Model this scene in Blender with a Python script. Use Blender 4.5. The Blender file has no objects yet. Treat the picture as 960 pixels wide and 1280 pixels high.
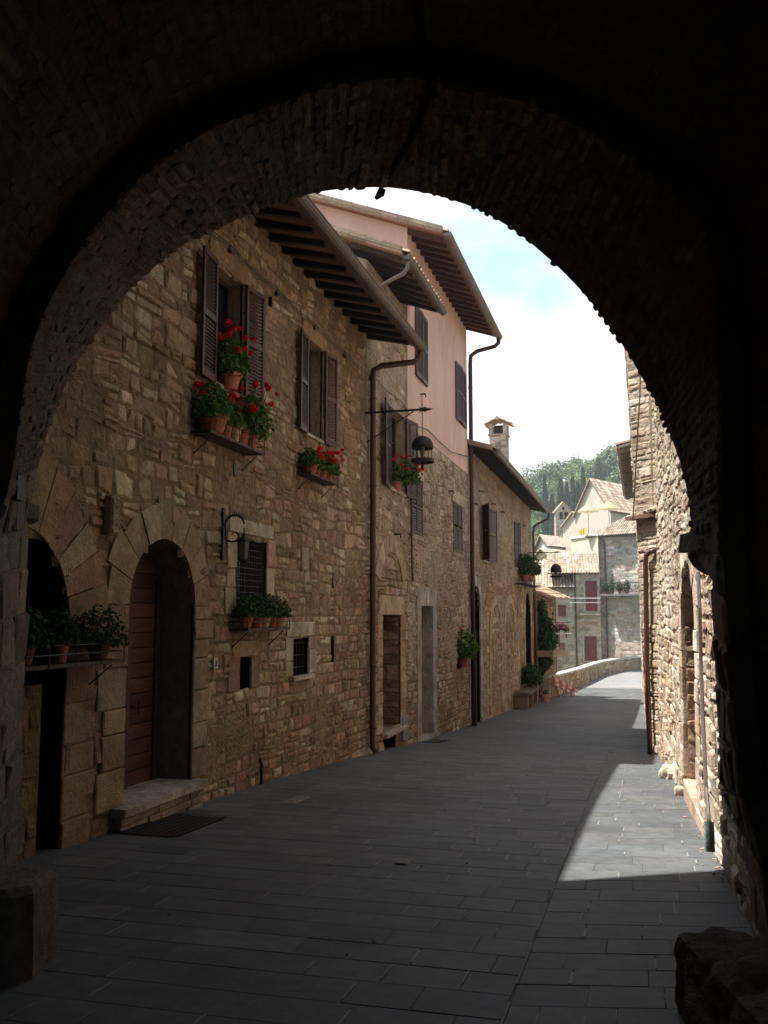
import bpy, math, random, hashlib
import numpy as np
from mathutils import Vector, Matrix, noise as mnoise
SC = bpy.context.scene
COL = SC.collection
PI = math.pi
# ------------------------------------------------------------------ camera geometry
FPX = 1150.0
PITCH = math.atan(130/FPX); YAW = math.atan(320/FPX*math.cos(PITCH))
CF = np.array([-math.sin(YAW)*math.cos(PITCH), math.cos(YAW)*math.cos(PITCH), math.sin(PITCH)])
CR = np.array([math.cos(YAW), math.sin(YAW), 0.0]); CU = np.cross(CR, CF)
HD = np.array([-math.sin(YAW), math.cos(YAW), 0.0])
def ray(x, y): return CF + CR*(x-480)/FPX - CU*(y-640)/FPX
def onX(x, y, X): v = ray(x, y); return v*X/v[0]
def onY(x, y, Y): v = ray(x, y); return v*Y/v[1]
def onD(x, y, D): v = ray(x, y); return v*D/(v@HD)
# ground level along the street (falls away from the archway)
_GY = [-30, 0, 7.5, 12.3, 17.3, 22, 29, 39, 52, 60, 80, 140]
_GZ = [-0.9, -1.78, -2.13, -2.34, -2.66, -3.0, -3.42, -3.86, -4.22, -4.33, -4.42, -4.5]
_ys = np.linspace(-30, 140, 1701); _zs = np.interp(_ys, _GY, _GZ)
_k = np.ones(31)/31; _zp = np.concatenate([np.full(15, _zs[0]), _zs, np.full(15, _zs[-1])]); _zs = np.convolve(_zp, _k, 'valid')
def G(y): return float(np.interp(y, _ys, _zs))

# ------------------------------------------------------------------ mesh builder
class MB:
    def __init__(s): s.v = []; s.f = []; s.c = []; s.m = []
    def add(s, vs, fs, col=(1, 1, 1), mi=0):
        b = len(s.v); s.v.extend(vs)
        for f in fs: s.f.append([b+i for i in f]); s.c.append(col); s.m.append(mi)
    def quad(s, a, b, c, d, col=(1, 1, 1), mi=0): s.add([a, b, c, d], [(0, 1, 2, 3)], col, mi)
    def hexa(s, p, col=(1, 1, 1), mi=0):
        # p: 8 points, bottom ccw 0-3, top 4-7
        s.add(p, [(3, 2, 1, 0), (4, 5, 6, 7), (0, 1, 5, 4), (1, 2, 6, 5), (2, 3, 7, 6), (3, 0, 4, 7)], col, mi)
    def box(s, x0, x1, y0, y1, z0, z1, col=(1, 1, 1), mi=0):
        s.hexa([(x0, y0, z0), (x1, y0, z0), (x1, y1, z0), (x0, y1, z0), (x0, y0, z1), (x1, y0, z1), (x1, y1, z1), (x0, y1, z1)], col, mi)
    def fbox(s, fr, u0, u1, v0, v1, d0, d1, col=(1, 1, 1), mi=0):
        P = fr.P
        s.hexa([P(u0, v0, d1), P(u1, v0, d1), P(u1, v0, d0), P(u0, v0, d0), P(u0, v1, d1), P(u1, v1, d1), P(u1, v1, d0), P(u0, v1, d0)], col, mi)
    def bar(s, a, b, w, h, col=(1, 1, 1), mi=0, up=(0, 0, 1)):
        a = Vector(a); b = Vector(b); t = (b-a).normalized(); up = Vector(up)
        x = t.cross(up)
        if x.length < 1e-4: x = t.cross(Vector((1, 0, 0)))
        x.normalize(); z = x.cross(t).normalized(); x *= w/2; z *= h/2
        s.hexa([a-x-z, a+x-z, b+x-z, b-x-z, a-x+z, a+x+z, b+x+z, b-x+z], col, mi)
    def tube(s, pts, r, seg=8, col=(1, 1, 1), mi=0, cap=True):
        pts = [Vector(p) for p in pts]; n = len(pts); rr = r if isinstance(r, (list, tuple)) else [r]*n
        b = len(s.v); px = None
        for i, p in enumerate(pts):
            t = (pts[min(i+1, n-1)]-pts[max(i-1, 0)]).normalized()
            if px is None:
                px = t.cross(Vector((0, 0, 1)))
                if px.length < 1e-3: px = t.cross(Vector((0, 1, 0)))
            px = (px - t*px.dot(t)).normalized(); py = t.cross(px)
            for k in range(seg):
                a = 2*PI*k/seg; s.v.append(p+px*(math.cos(a)*rr[i])+py*(math.sin(a)*rr[i]))
        for i in range(n-1):
            for k in range(seg):
                k2 = (k+1) % seg; s.f.append([b+i*seg+k, b+i*seg+k2, b+(i+1)*seg+k2, b+(i+1)*seg+k]); s.c.append(col); s.m.append(mi)
        if cap:
            s.f.append([b+k for k in range(seg)][::-1]); s.c.append(col); s.m.append(mi)
            s.f.append([b+(n-1)*seg+k for k in range(seg)]); s.c.append(col); s.m.append(mi)
    def lathe(s, c, prof, seg=14, col=(1, 1, 1), mi=0, cap=True):
        c = Vector(c); b = len(s.v); n = len(prof)
        for r, z in prof:
            for k in range(seg):
                a = 2*PI*k/seg; s.v.append(c+Vector((r*math.cos(a), r*math.sin(a), z)))
        for i in range(n-1):
            for k in range(seg):
                k2 = (k+1) % seg; s.f.append([b+i*seg+k, b+i*seg+k2, b+(i+1)*seg+k2, b+(i+1)*seg+k]); s.c.append(col); s.m.append(mi)
        if cap:
            s.f.append([b+k for k in range(seg)][::-1]); s.c.append(col); s.m.append(mi)
            s.f.append([b+(n-1)*seg+k for k in range(seg)]); s.c.append(col); s.m.append(mi)
    def prism(s, poly, a, b, f, col=(1, 1, 1), mi=0):
        # poly: 2D points; f(p,t) -> 3D ; extruded t=a..b
        n = len(poly); vs = [f(p, a) for p in poly]+[f(p, b) for p in poly]
        fs = [tuple(range(n))[::-1], tuple(range(n, 2*n))]+[(i, (i+1) % n, n+(i+1) % n, n+i) for i in range(n)]
        s.add(vs, fs, col, mi)
    def build(s, name, mats, parent=None, smooth=False):
        off = Vector((0, 0, 0)); q = parent
        while q is not None: off += q.location; q = q.parent
        me = bpy.data.meshes.new(name)
        V = np.array([tuple(p) for p in s.v], dtype=np.float64).reshape(-1, 3)-np.array(off)
        me.from_pydata(V.tolist(), [], s.f)
        if not isinstance(mats, (list, tuple)): mats = [mats]
        for m in mats: me.materials.append(m)
        if len(mats) > 1: me.polygons.foreach_set('material_index', s.m)
        ca = me.color_attributes.new('Col', 'FLOAT_COLOR', 'CORNER')
        tot = np.array([len(f) for f in s.f]); c = np.array([(*k[:3], 1.0) for k in s.c], dtype=np.float32)
        ca.data.foreach_set('color', np.repeat(c, tot, axis=0).ravel())
        if smooth: me.polygons.foreach_set('use_smooth', [True]*len(s.f))
        me.update()
        o = bpy.data.objects.new(name, me); COL.objects.link(o)
        if parent: o.parent = parent
        return o

class Frame:
    """u along the wall, v = world z, d = distance out of the wall"""
    def __init__(s, o, U, N, bat=None):
        s.o = Vector(o); s.U = Vector(U).normalized(); s.N = Vector(N).normalized(); s.bat = bat
    def P(s, u, v, d=0.0):
        if s.bat: d = d+s.bat(u, v)
        p = s.o+s.U*u+s.N*d; return Vector((p.x, p.y, v))
    def uv(s, x, y):
        r = Vector(ray(x, y)); t = s.o.dot(s.N)/r.dot(s.N); p = r*t
        return (p-s.o).dot(s.U), p.z

def between(x0, D0, x1, D1):
    a = Vector(onD(x0, 770, D0)); b = Vector(onD(x1, 770, D1)); a.z = b.z = 0
    U = (b-a).normalized(); N = Vector((U.y, -U.x, 0))
    if N.dot(Vector(HD)) > 0: N = -N
    f = Frame(a, U, N); f.L = (b-a).length; return f

def empty(name, loc, label=None, cat=None, group=None, rz=0):
    o = bpy.data.objects.new(name, None); COL.objects.link(o); o.location = loc; o.rotation_euler = (0, 0, rz)
    o.empty_display_size = .2
    if label: tag(o, label, cat, group)
    return o
def tag(o, label, cat, group=None, kind=None):
    if label: o['label'] = label
    if cat: o['category'] = cat
    if group: o['group'] = group
    if kind: o['kind'] = kind
    return o
def struct(o): o['kind'] = 'structure'; return o
def kids(o): return [c for c in bpy.data.objects if c.parent == o]
def copy_tree(o, parent=None):
    c = o.copy(); COL.objects.link(c); c.parent = parent
    for ch in kids(o): copy_tree(ch, c)
    return c
def thing(mb, name, mat, label, cat, loc, group=None, smooth=False):
    """one-mesh thing with its origin at loc"""
    e = bpy.data.objects.new('tmp', None); e.location = loc
    o = mb.build(name, mat, None, smooth)
    me = o.data; me.transform(Matrix.Translation(-Vector(loc))); o.location = loc
    bpy.data.objects.remove(e)
    return tag(o, label, cat, group)

# ------------------------------------------------------------------ materials
def new_mat(name, rough=.85, spec=.3, metal=0.0):
    m = bpy.data.materials.new(name); m.use_nodes = True; nt = m.node_tree
    b = nt.nodes['Principled BSDF']; b.inputs['Roughness'].default_value = rough
    b.inputs['Specular IOR Level'].default_value = spec; b.inputs['Metallic'].default_value = metal
    return m, nt, b
def N(nt, t, **kw):
    n = nt.nodes.new(t)
    for k, v in kw.items():
        if k.startswith('i_'): n.inputs[int(k[2:])].default_value = v
        else: setattr(n, k, v)
    return n
def varied(name, base=None, rough=.85, spec=.3, metal=0.0, s1=3.0, a1=.25, s2=25.0, a2=.2, bump=.3, bscale=60, bdist=.01, stain=None, stretch=None):
    """colour attribute (or base colour) varied by two noises, with bump"""
    m, nt, b = new_mat(name, rough, spec, metal); L = nt.links.new
    tc = N(nt, 'ShaderNodeTexCoord'); src = tc.outputs['Object']
    if stretch:
        mp = N(nt, 'ShaderNodeMapping'); mp.inputs['Scale'].default_value = stretch; L(src, mp.inputs[0]); src = mp.outputs[0]
    if base is None:
        at = N(nt, 'ShaderNodeAttribute', attribute_name='Col'); col = at.outputs['Color']
    else:
        rg = N(nt, 'ShaderNodeRGB'); rg.outputs[0].default_value = (*base, 1); col = rg.outputs[0]
    for sc, am in ((s1, a1), (s2, a2)):
        nz = N(nt, 'ShaderNodeTexNoise'); nz.inputs['Scale'].default_value = sc; nz.inputs['Detail'].default_value = 5
        nz.inputs['Roughness'].default_value = .6
        L(src, nz.inputs['Vector'])
        mr = N(nt, 'ShaderNodeMapRange'); mr.inputs[1].default_value = .3; mr.inputs[2].default_value = .7
        mr.inputs[3].default_value = 1-am; mr.inputs[4].default_value = 1+am; L(nz.outputs['Fac'], mr.inputs[0])
        mx = N(nt, 'ShaderNodeVectorMath', operation='SCALE'); L(col, mx.inputs[0]); L(mr.outputs[0], mx.inputs['Scale']); col = mx.outputs[0]
    if stain:
        nz = N(nt, 'ShaderNodeTexNoise'); nz.inputs['Scale'].default_value = stain[1]; nz.inputs['Detail'].default_value = 6
        L(src, nz.inputs['Vector'])
        mr = N(nt, 'ShaderNodeMapRange'); mr.inputs[1].default_value = .52; mr.inputs[2].default_value = .66
        mr.inputs[4].default_value = stain[2]; L(nz.outputs['Fac'], mr.inputs[0])
        mix = N(nt, 'ShaderNodeMix', data_type='RGBA'); L(mr.outputs[0], mix.inputs[0]); L(col, mix.inputs[6]); mix.inputs[7].default_value = (*stain[0], 1)
        col = mix.outputs[2]
    L(col, b.inputs['Base Color'])
    if bump:
        nz = N(nt, 'ShaderNodeTexNoise'); nz.inputs['Scale'].default_value = bscale; nz.inputs['Detail'].default_value = 6
        nz.inputs['Roughness'].default_value = .65; L(src, nz.inputs['Vector'])
        bp = N(nt, 'ShaderNodeBump'); bp.inputs['Strength'].default_value = bump; bp.inputs['Distance'].default_value = bdist
        L(nz.outputs['Fac'], bp.inputs['Height']); L(bp.outputs[0], b.inputs['Normal'])
    return m
M = {}
M['stone'] = varied('rubble_stone', None, .92, .15, s1=.45, a1=.22, s2=11, a2=.32, bump=1.0, bscale=19, bdist=.05, stain=((.12, .09, .062), 1.6, .45))
M['archstone'] = varied('arch_masonry', None, .92, .15, s1=1.2, a1=.3, s2=12, a2=.35, bump=1.0, bscale=22, bdist=.035)
M['cutstone'] = varied('cut_stone', None, .88, .2, s1=1.6, a1=.25, s2=13, a2=.24, bump=.9, bscale=22, bdist=.03, stain=((.12, .09, .065), 2.2, .5))
M['pink'] = varied('pink_render', (.70, .50, .43), .9, .2, s1=.7, a1=.12, s2=6, a2=.07, bump=.3, bscale=30, bdist=.008, stain=((.50, .36, .31), .9, .5), stretch=(1, 1, .35))
M['cream'] = varied('cream_render', None, .9, .2, s1=.5, a1=.14, s2=4, a2=.10, stain=((.42, .34, .25), .5, .5), bump=.2, bscale=30, bdist=.006)
M['wood'] = varied('dark_wood', None, .6, .35, s1=2.5, a1=.25, s2=26, a2=.3, bump=.3, bscale=40, bdist=.004, stretch=(1, 1, .25))
M['doorwood'] = varied('door_wood', None, .6, .3, s1=3, a1=.35, s2=20, a2=.35, bump=.5, bscale=30, bdist=.006, stretch=(.3, .3, 1.6))
M['paint'] = varied('brown_shutter_paint', None, .5, .4, s1=2.5, a1=.18, s2=30, a2=.12, bump=.15, bscale=60, bdist=.002)
M['iron'] = varied('wrought_iron', (.012, .011, .011), .55, .4, s1=8, a1=.3, s2=60, a2=.3, bump=.3, bscale=90, bdist=.002)
M['copper'] = varied('aged_copper_pipe', None, .45, .45, .25, s1=2, a1=.25, s2=20, a2=.2, bump=.1, bscale=30, bdist=.002)
M['tile'] = varied('roof_tile', None, .9, .2, s1=1.2, a1=.22, s2=22, a2=.25, bump=.6, bscale=40, bdist=.01)
M['terra'] = varied('terracotta', None, .85, .2, s1=6, a1=.2, s2=40, a2=.15, bump=.2, bscale=80, bdist=.002)
M['slab'] = varied('paving_slab', None, .66, .35, s1=.38, a1=.26, s2=9, a2=.24, bump=.35, bscale=45, bdist=.006, stain=((.055, .055, .055), 1.7, .4))
M['asphalt'] = varied('road_surface', None, .8, .3, s1=.5, a1=.15, s2=12, a2=.15, bump=.3, bscale=60, bdist=.006)
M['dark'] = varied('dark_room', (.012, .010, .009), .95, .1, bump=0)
M['grey'] = varied('grey_metal', None, .5, .4, .2, s1=4, a1=.15, s2=40, a2=.1, bump=.1)
M['soil'] = varied('dry_earth', (.10, .085, .05), .95, .1, s1=.05, a1=.3, s2=1.3, a2=.3, bump=.5, bscale=2, bdist=.1)
M['grass'] = varied('hill_ground', (.045, .075, .02), .95, .1, s1=.05, a1=.3, s2=.6, a2=.4, bump=0)
m, nt, b = new_mat('window_glass', .08, .5); b.inputs['Base Color'].default_value = (.015, .017, .018, 1); M['glass'] = m
m, nt, b = new_mat('frosted_glass', .25, .5); b.inputs['Base Color'].default_value = (.16, .17, .16, 1); M['lampglass'] = m
def leafmat(name, trans=.35):
    m, nt, b = new_mat(name, .55, .3); L = nt.links.new
    at = N(nt, 'ShaderNodeAttribute', attribute_name='Col'); L(at.outputs['Color'], b.inputs['Base Color'])
    tr = N(nt, 'ShaderNodeBsdfTranslucent'); L(at.outputs['Color'], tr.inputs[0])
    mx = N(nt, 'ShaderNodeMixShader'); mx.inputs[0].default_value = trans
    L(b.outputs[0], mx.inputs[1]); L(tr.outputs[0], mx.inputs[2]); L(mx.outputs[0], nt.nodes['Material Output'].inputs[0]); return m
M['leaf'] = leafmat('geranium_leaf'); M['petal'] = leafmat('red_petal', .25); M['tree'] = leafmat('tree_foliage', .25); M['cloth'] = leafmat('cloth', .3)

# ------------------------------------------------------------------ masonry
def interval_sub(iv, a, b):
    out = []
    for x, y in iv:
        if b <= x or a >= y: out.append((x, y)); continue
        if a-x > .03: out.append((x, a))
        if y-b > .03: out.append((b, y))
    return out
def blocked(op, va, vb):
    vm = (va+vb)/2
    if op[0] == 'r':
        if op[3] < vm < op[4]: return (op[1], op[2])
    else:  # arch: u0,u1,v0,vspring
        _, u0, u1, v0, vs = op[:5]; r = (u1-u0)/2; rise = op[5] if len(op) > 5 else r
        if v0 < vm <= vs: return (u0, u1)
        if vs < vm < vs+rise:
            w = r*math.sqrt(max(0, 1-((vm-vs)/rise)**2)); c = (u0+u1)/2; return (c-w, c+w)
    return None
def vary(c, rng, a=.18, t=.06):
    k = 1+rng.uniform(-a, a); return tuple(max(.003, x*k*(1+rng.uniform(-t, t))) for x in c)
def stone(mb, P, cor, col, prot, gap, rng, lod=0):
    cu = sum(p[0] for p in cor)/4; cv = sum(p[1] for p in cor)/4
    pts = []
    for i in range(4):
        a = cor[i]; b = cor[(i+1) % 4]; L = math.hypot(b[0]-a[0], b[1]-a[1])
        if L < 1e-5: continue
        k = min(.3, (.02+.02*rng.random())/L)
        ts = (k, 1-k) if lod else (k, .5+rng.uniform(-.12, .12), 1-k)
        for t in ts:
            j = rng.uniform(-1, 1)*gap*.7
            nx, ny = -(b[1]-a[1])/L, (b[0]-a[0])/L
            pts.append((a[0]+(b[0]-a[0])*t+nx*(gap*.5+abs(j)), a[1]+(b[1]-a[1])*t+ny*(gap*.5+abs(j))))
    n = len(pts)
    if n < 4: return
    tu, tv = rng.uniform(-.25, .25), rng.uniform(-.35, .35); w = min(.028, .22*min(abs(cor[1][0]-cor[0][0])+.01, abs(cor[2][1]-cor[1][1])+.01))
    def ring(ins, d, tilt):
        out = []
        for (u, v) in pts:
            du, dv = u-cu, v-cv; L = math.hypot(du, dv)+1e-6
            k = max(.1, 1-ins/L)
            out.append(P(cu+du*k, cv+dv*k, d+(tilt*(tu*du+tv*dv))))
        return out
    if lod:
        R = ring(0, -.01, 0)+ring(w*.7, prot, .2)+[P(cu, cv, prot*1.15)]; rings = 2
    else:
        R = ring(0, -.012, 0)+ring(w*.25, prot*.6, .1)+ring(w*1.1, prot, .35)+[P(cu+rng.uniform(-.02, .02), cv+rng.uniform(-.01, .01), prot+rng.uniform(-.004, .012))]; rings = 3
    fs = []
    for r in range(rings-1):
        for i in range(n):
            j = (i+1) % n; fs.append((r*n+i, r*n+j, (r+1)*n+j, (r+1)*n+i))
    c = rings*n
    for i in range(n): fs.append(((rings-1)*n+i, (rings-1)*n+(i+1) % n, c))
    mb.add(R, fs, col)
def masonry(mb, fr, u0, u1, v0, v1, ops=(), rh=(.14, .26), sl=(.18, .48), pal=None, prot=(.012, .035), gap=.014, split=.3, mort=(.25, .185, .12), lod=0, seed=1, low=None, edge=0.0, amp=.02, mz=0.0, palfn=None):
    rng = random.Random(seed); P = fr.P; v = v0; rows = []
    while v < v1-.02:
        h = rng.uniform(*rh)
        if v+h > v1-rh[0]*.6: h = v1-v
        rows.append((v, v+h)); v += h
    ph = [rng.uniform(0, 6.28) for _ in range(len(rows)+1)]
    nr = len(rows)
    def wob(r, u):
        if r == 0 or r == nr: return 0
        return amp*math.sin(u*1.7+ph[r])+amp*.6*math.sin(u*4.3+2*ph[r])
    for r, (va, vb) in enumerate(rows):
        iv = [(u0, u1)]
        for op in ops:
            bl = blocked(op, va, vb)
            if bl: iv = interval_sub(iv, *bl)
        for a, b in iv:
            n = max(1, int((b-a)/2))
            if fr.bat or True:
                for k in range(n):
                    x, y = a+(b-a)*k/n, a+(b-a)*(k+1)/n
                    mb.quad(P(x, va, mz), P(y, va, mz), P(y, vb, mz), P(x, vb, mz), vary(mort, rng, .08))
            u = a-(edge*rng.random() if edge and a == u0 else 0)
            bb = b+(edge*rng.random() if edge and b == u1 else 0)
            while u < bb-.01:
                w = rng.uniform(*sl)*(1.0 if rng.random() < .8 else 1.5)
                if u+w > bb-sl[0]*.6: w = bb-u
                ue = u+w; j0 = 0; 
                if low is not None and vb < low((u+ue)/2)-.15: u = ue; continue
                ju = rng.uniform(-.02, .02) if (ue < bb-.02) else 0
                c0 = (u, va+wob(r, u)); c1 = (ue+ju, va+wob(r, ue)); c2 = (ue-ju, vb+wob(r+1, ue)); c3 = (u, vb+wob(r+1, u))
                pp = palfn((u+ue)/2, (va+vb)/2, rng) if palfn else pal
                zn = mnoise.noise(Vector((u*.33+seed, v*0+va*.42, 3.3))); sm = mnoise.noise(Vector((u*.75, va*.85, seed*1.7)))
                tint = (1.07, 1.08, 1.12) if zn > .18 else ((.96, .88, .84) if zn < -.2 else (1, 1, 1)); pk = 1.0; mixm = 0.0
                if sm > .24: pk = .45; mixm = .65
                def scol(c): return tuple((x*t_)*(1-mixm)+m_*mixm for x, t_, m_ in zip(c, tint, mort))
                if rng.random() < split and (vb-va) > .12:
                    t = rng.uniform(.35, .65); s = rng.uniform(-.05, .05)
                    m0 = (c0[0], c0[1]+(c3[1]-c0[1])*t); m1 = (c1[0]*(1-t)+c2[0]*t, c1[1]+(c2[1]-c1[1])*(t+s))
                    stone(mb, P, (c0, c1, m1, m0), vary(scol(rng.choice(pp)), rng, .18-.1*mixm), rng.uniform(*prot)*pk+(mz*.5 if mixm else 0), gap, rng, lod)
                    stone(mb, P, (m0, m1, c2, c3), vary(scol(rng.choice(pp)), rng, .18-.1*mixm), rng.uniform(*prot)*pk+(mz*.5 if mixm else 0), gap, rng, lod)
                else:
                    stone(mb, P, (c0, c1, c2, c3), vary(scol(rng.choice(pp)), rng, .18-.1*mixm), rng.uniform(*prot)*pk+(mz*.5 if mixm else 0), gap, rng, lod)
                u = ue
def block(mb, fr, u0, u1, v0, v1, d0, d1, col, rng, bev=.012):
    """dressed stone with a chamfered, slightly uneven face"""
    P = fr.P; j = lambda: rng.uniform(-.006, .006)
    o = [(u0, v0), (u1, v0), (u1, v1), (u0, v1)]
    i = [(u0+bev+j(), v0+bev+j()), (u1-bev+j(), v0+bev+j()), (u1-bev+j(), v1-bev+j()), (u0+bev+j(), v1-bev+j())]
    vs = [P(*p, d0) for p in o]+[P(*p, d1-bev) for p in o]+[P(*p, d1+j()) for p in i]
    fs = [(8, 9, 10, 11)]+[(k, (k+1) % 4, 4+(k+1) % 4, 4+k) for k in range(4)]+[(4+k, 4+(k+1) % 4, 8+(k+1) % 4, 8+k) for k in range(4)]
    mb.add(vs, fs, col)
def rect_surround(mb, fr, u0, u1, v0, v1, w, pal, rng, d=.03, jamb=True, lintel=.26, uneven=.08, sill=False, d0=-.02):
    g = .006
    if jamb:
        for (a, b, s) in ((u0-w, u0, -1), (u1, u1+w, 1)):
            v = v0
            while v < v1-.01:
                h = rng.uniform(.22, .42); 
                if v+h > v1-.15: h = v1-v
                e = rng.uniform(0, uneven)*1.6
                x0, x1 = (a-e, b) if s < 0 else (a, b+e)
                block(mb, fr, x0, x1, v+g, v+h-g, d0, d+rng.uniform(-.008, .008), vary(rng.choice(pal), rng), rng); v += h
    if lintel:
        if rng.random() < .5 or (u1-u0) < 1.1:
            block(mb, fr, u0-w*.9, u1+w*.9, v1+g, v1+lintel, d0, d+.004, vary(pal[0], rng, .08), rng)
        else:
            m = (u0+u1)/2
            block(mb, fr, u0-w*.9, m-g, v1+g, v1+lintel, d0, d+.004, vary(pal[0], rng, .08), rng)
            block(mb, fr, m+g, u1+w*.9, v1+g, v1+lintel, d0, d+.002, vary(pal[0], rng, .08), rng)
def arch_surround(mb, fr, u0, u1, v0, vs, w, pal, rng, n=11, d=.03, rise=None, jambw=.26, depth=-.02):
    c = (u0+u1)/2; r = (u1-u0)/2; rise = rise or r; P = fr.P
    for k in range(n):
        a0 = PI*k/n+.008; a1 = PI*(k+1)/n-.008; dd = d+rng.uniform(-.01, .01); ww = w*rng.uniform(.9, 1.2)
        col = vary(rng.choice(pal), rng); ring = []
        for (rr, ex) in ((0, 0), (ww, ww)):
            pass
        A = [a0, (a0+a1)/2, a1]
        inn = [(c-math.cos(a)*r, vs+math.sin(a)*rise) for a in A]; out = [(c-math.cos(a)*(r+ww), vs+math.sin(a)*(rise+ww)) for a in A]
        vsx = [P(*p, dd) for p in inn]+[P(*p, dd) for p in out]+[P(*p, depth) for p in inn]+[P(*p, depth) for p in out]
        mb.add(vsx, [(0, 3, 4, 1), (1, 4, 5, 2), (0, 1, 7, 6), (1, 2, 8, 7), (3, 9, 10, 4), (4, 10, 11, 5), (0, 6, 9, 3), (2, 5, 11, 8)], col)
    rect_surround(mb, fr, u0, u1, v0, vs, jambw, pal, rng, d=d, lintel=0, uneven=.12, d0=depth)
def recess(mb, fr, op, depth, col, back=None, seg=12):
    """inner faces of an opening"""
    if op[0] == 'r': pl = [(op[1], op[3]), (op[2], op[3]), (op[2], op[4]), (op[1], op[4])]
    else:
        _, u0, u1, v0, vs = op[:5]; r = (u1-u0)/2; rise = op[5] if len(op) > 5 else r; c = (u0+u1)/2
        pl = [(u0, v0), (u1, v0)]+[(c+math.cos(PI*k/seg)*r, vs+math.sin(PI*k/seg)*rise) for k in range(seg+1)]
    n = len(pl)
    for i in range(n):
        a, b = pl[i], pl[(i+1) % n]
        if math.hypot(a[0]-b[0], a[1]-b[1]) < 1e-4: continue
        mb.quad(fr.P(*a, .01), fr.P(*b, .01), fr.P(*b, -depth), fr.P(*a, -depth), col)
    if back is not None: mb.add([fr.P(*p, -depth) for p in pl], [tuple(range(n))], back)
    return pl

# ------------------------------------------------------------------ roofs
TILE = [(.30, .21, .14), (.36, .25, .16), (.27, .17, .11), (.40, .31, .22), (.33, .19, .12), (.22, .17, .13)]
def coppi(mb, o, U, S, W, L, rng, pitch=.21, tl=.42, seg=4, pal=TILE, ridge=False):
    """rows of half round tiles: o = lower left corner, U along the eaves, S up the slope"""
    o = Vector(o); U = Vector(U).normalized(); S = Vector(S).normalized(); Nn = U.cross(S).normalized()
    if Nn.z < 0: Nn = -Nn
    mb.quad(o, o+U*W, o+U*W+S*L, o+S*L, vary(pal[-1], rng))
    nc = max(1, int(W/pitch)); pitch = W/nc; nl = max(1, int(L/tl)); tl = L/nl
    for i in range(nc):
        cu = (i+.5)*pitch
        for j in range(nl):
            col = vary(rng.choice(pal), rng, .22); s0 = j*tl-.04+rng.uniform(-.015, .015); s1 = (j+1)*tl; vs = []
            for (s, r, lift) in ((s0, pitch*.43, .028), (s1, pitch*.36, .008)):
                for k in range(seg+1):
                    a = PI*k/seg; vs.append(o+U*(cu-math.cos(a)*r)+S*s+Nn*(math.sin(a)*r*.75+lift))
            fs = [(k, k+1, seg+2+k, seg+1+k) for k in range(seg)]
            fs.append(tuple(range(seg+1))[::-1])
            mb.add(vs, fs, col)

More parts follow.
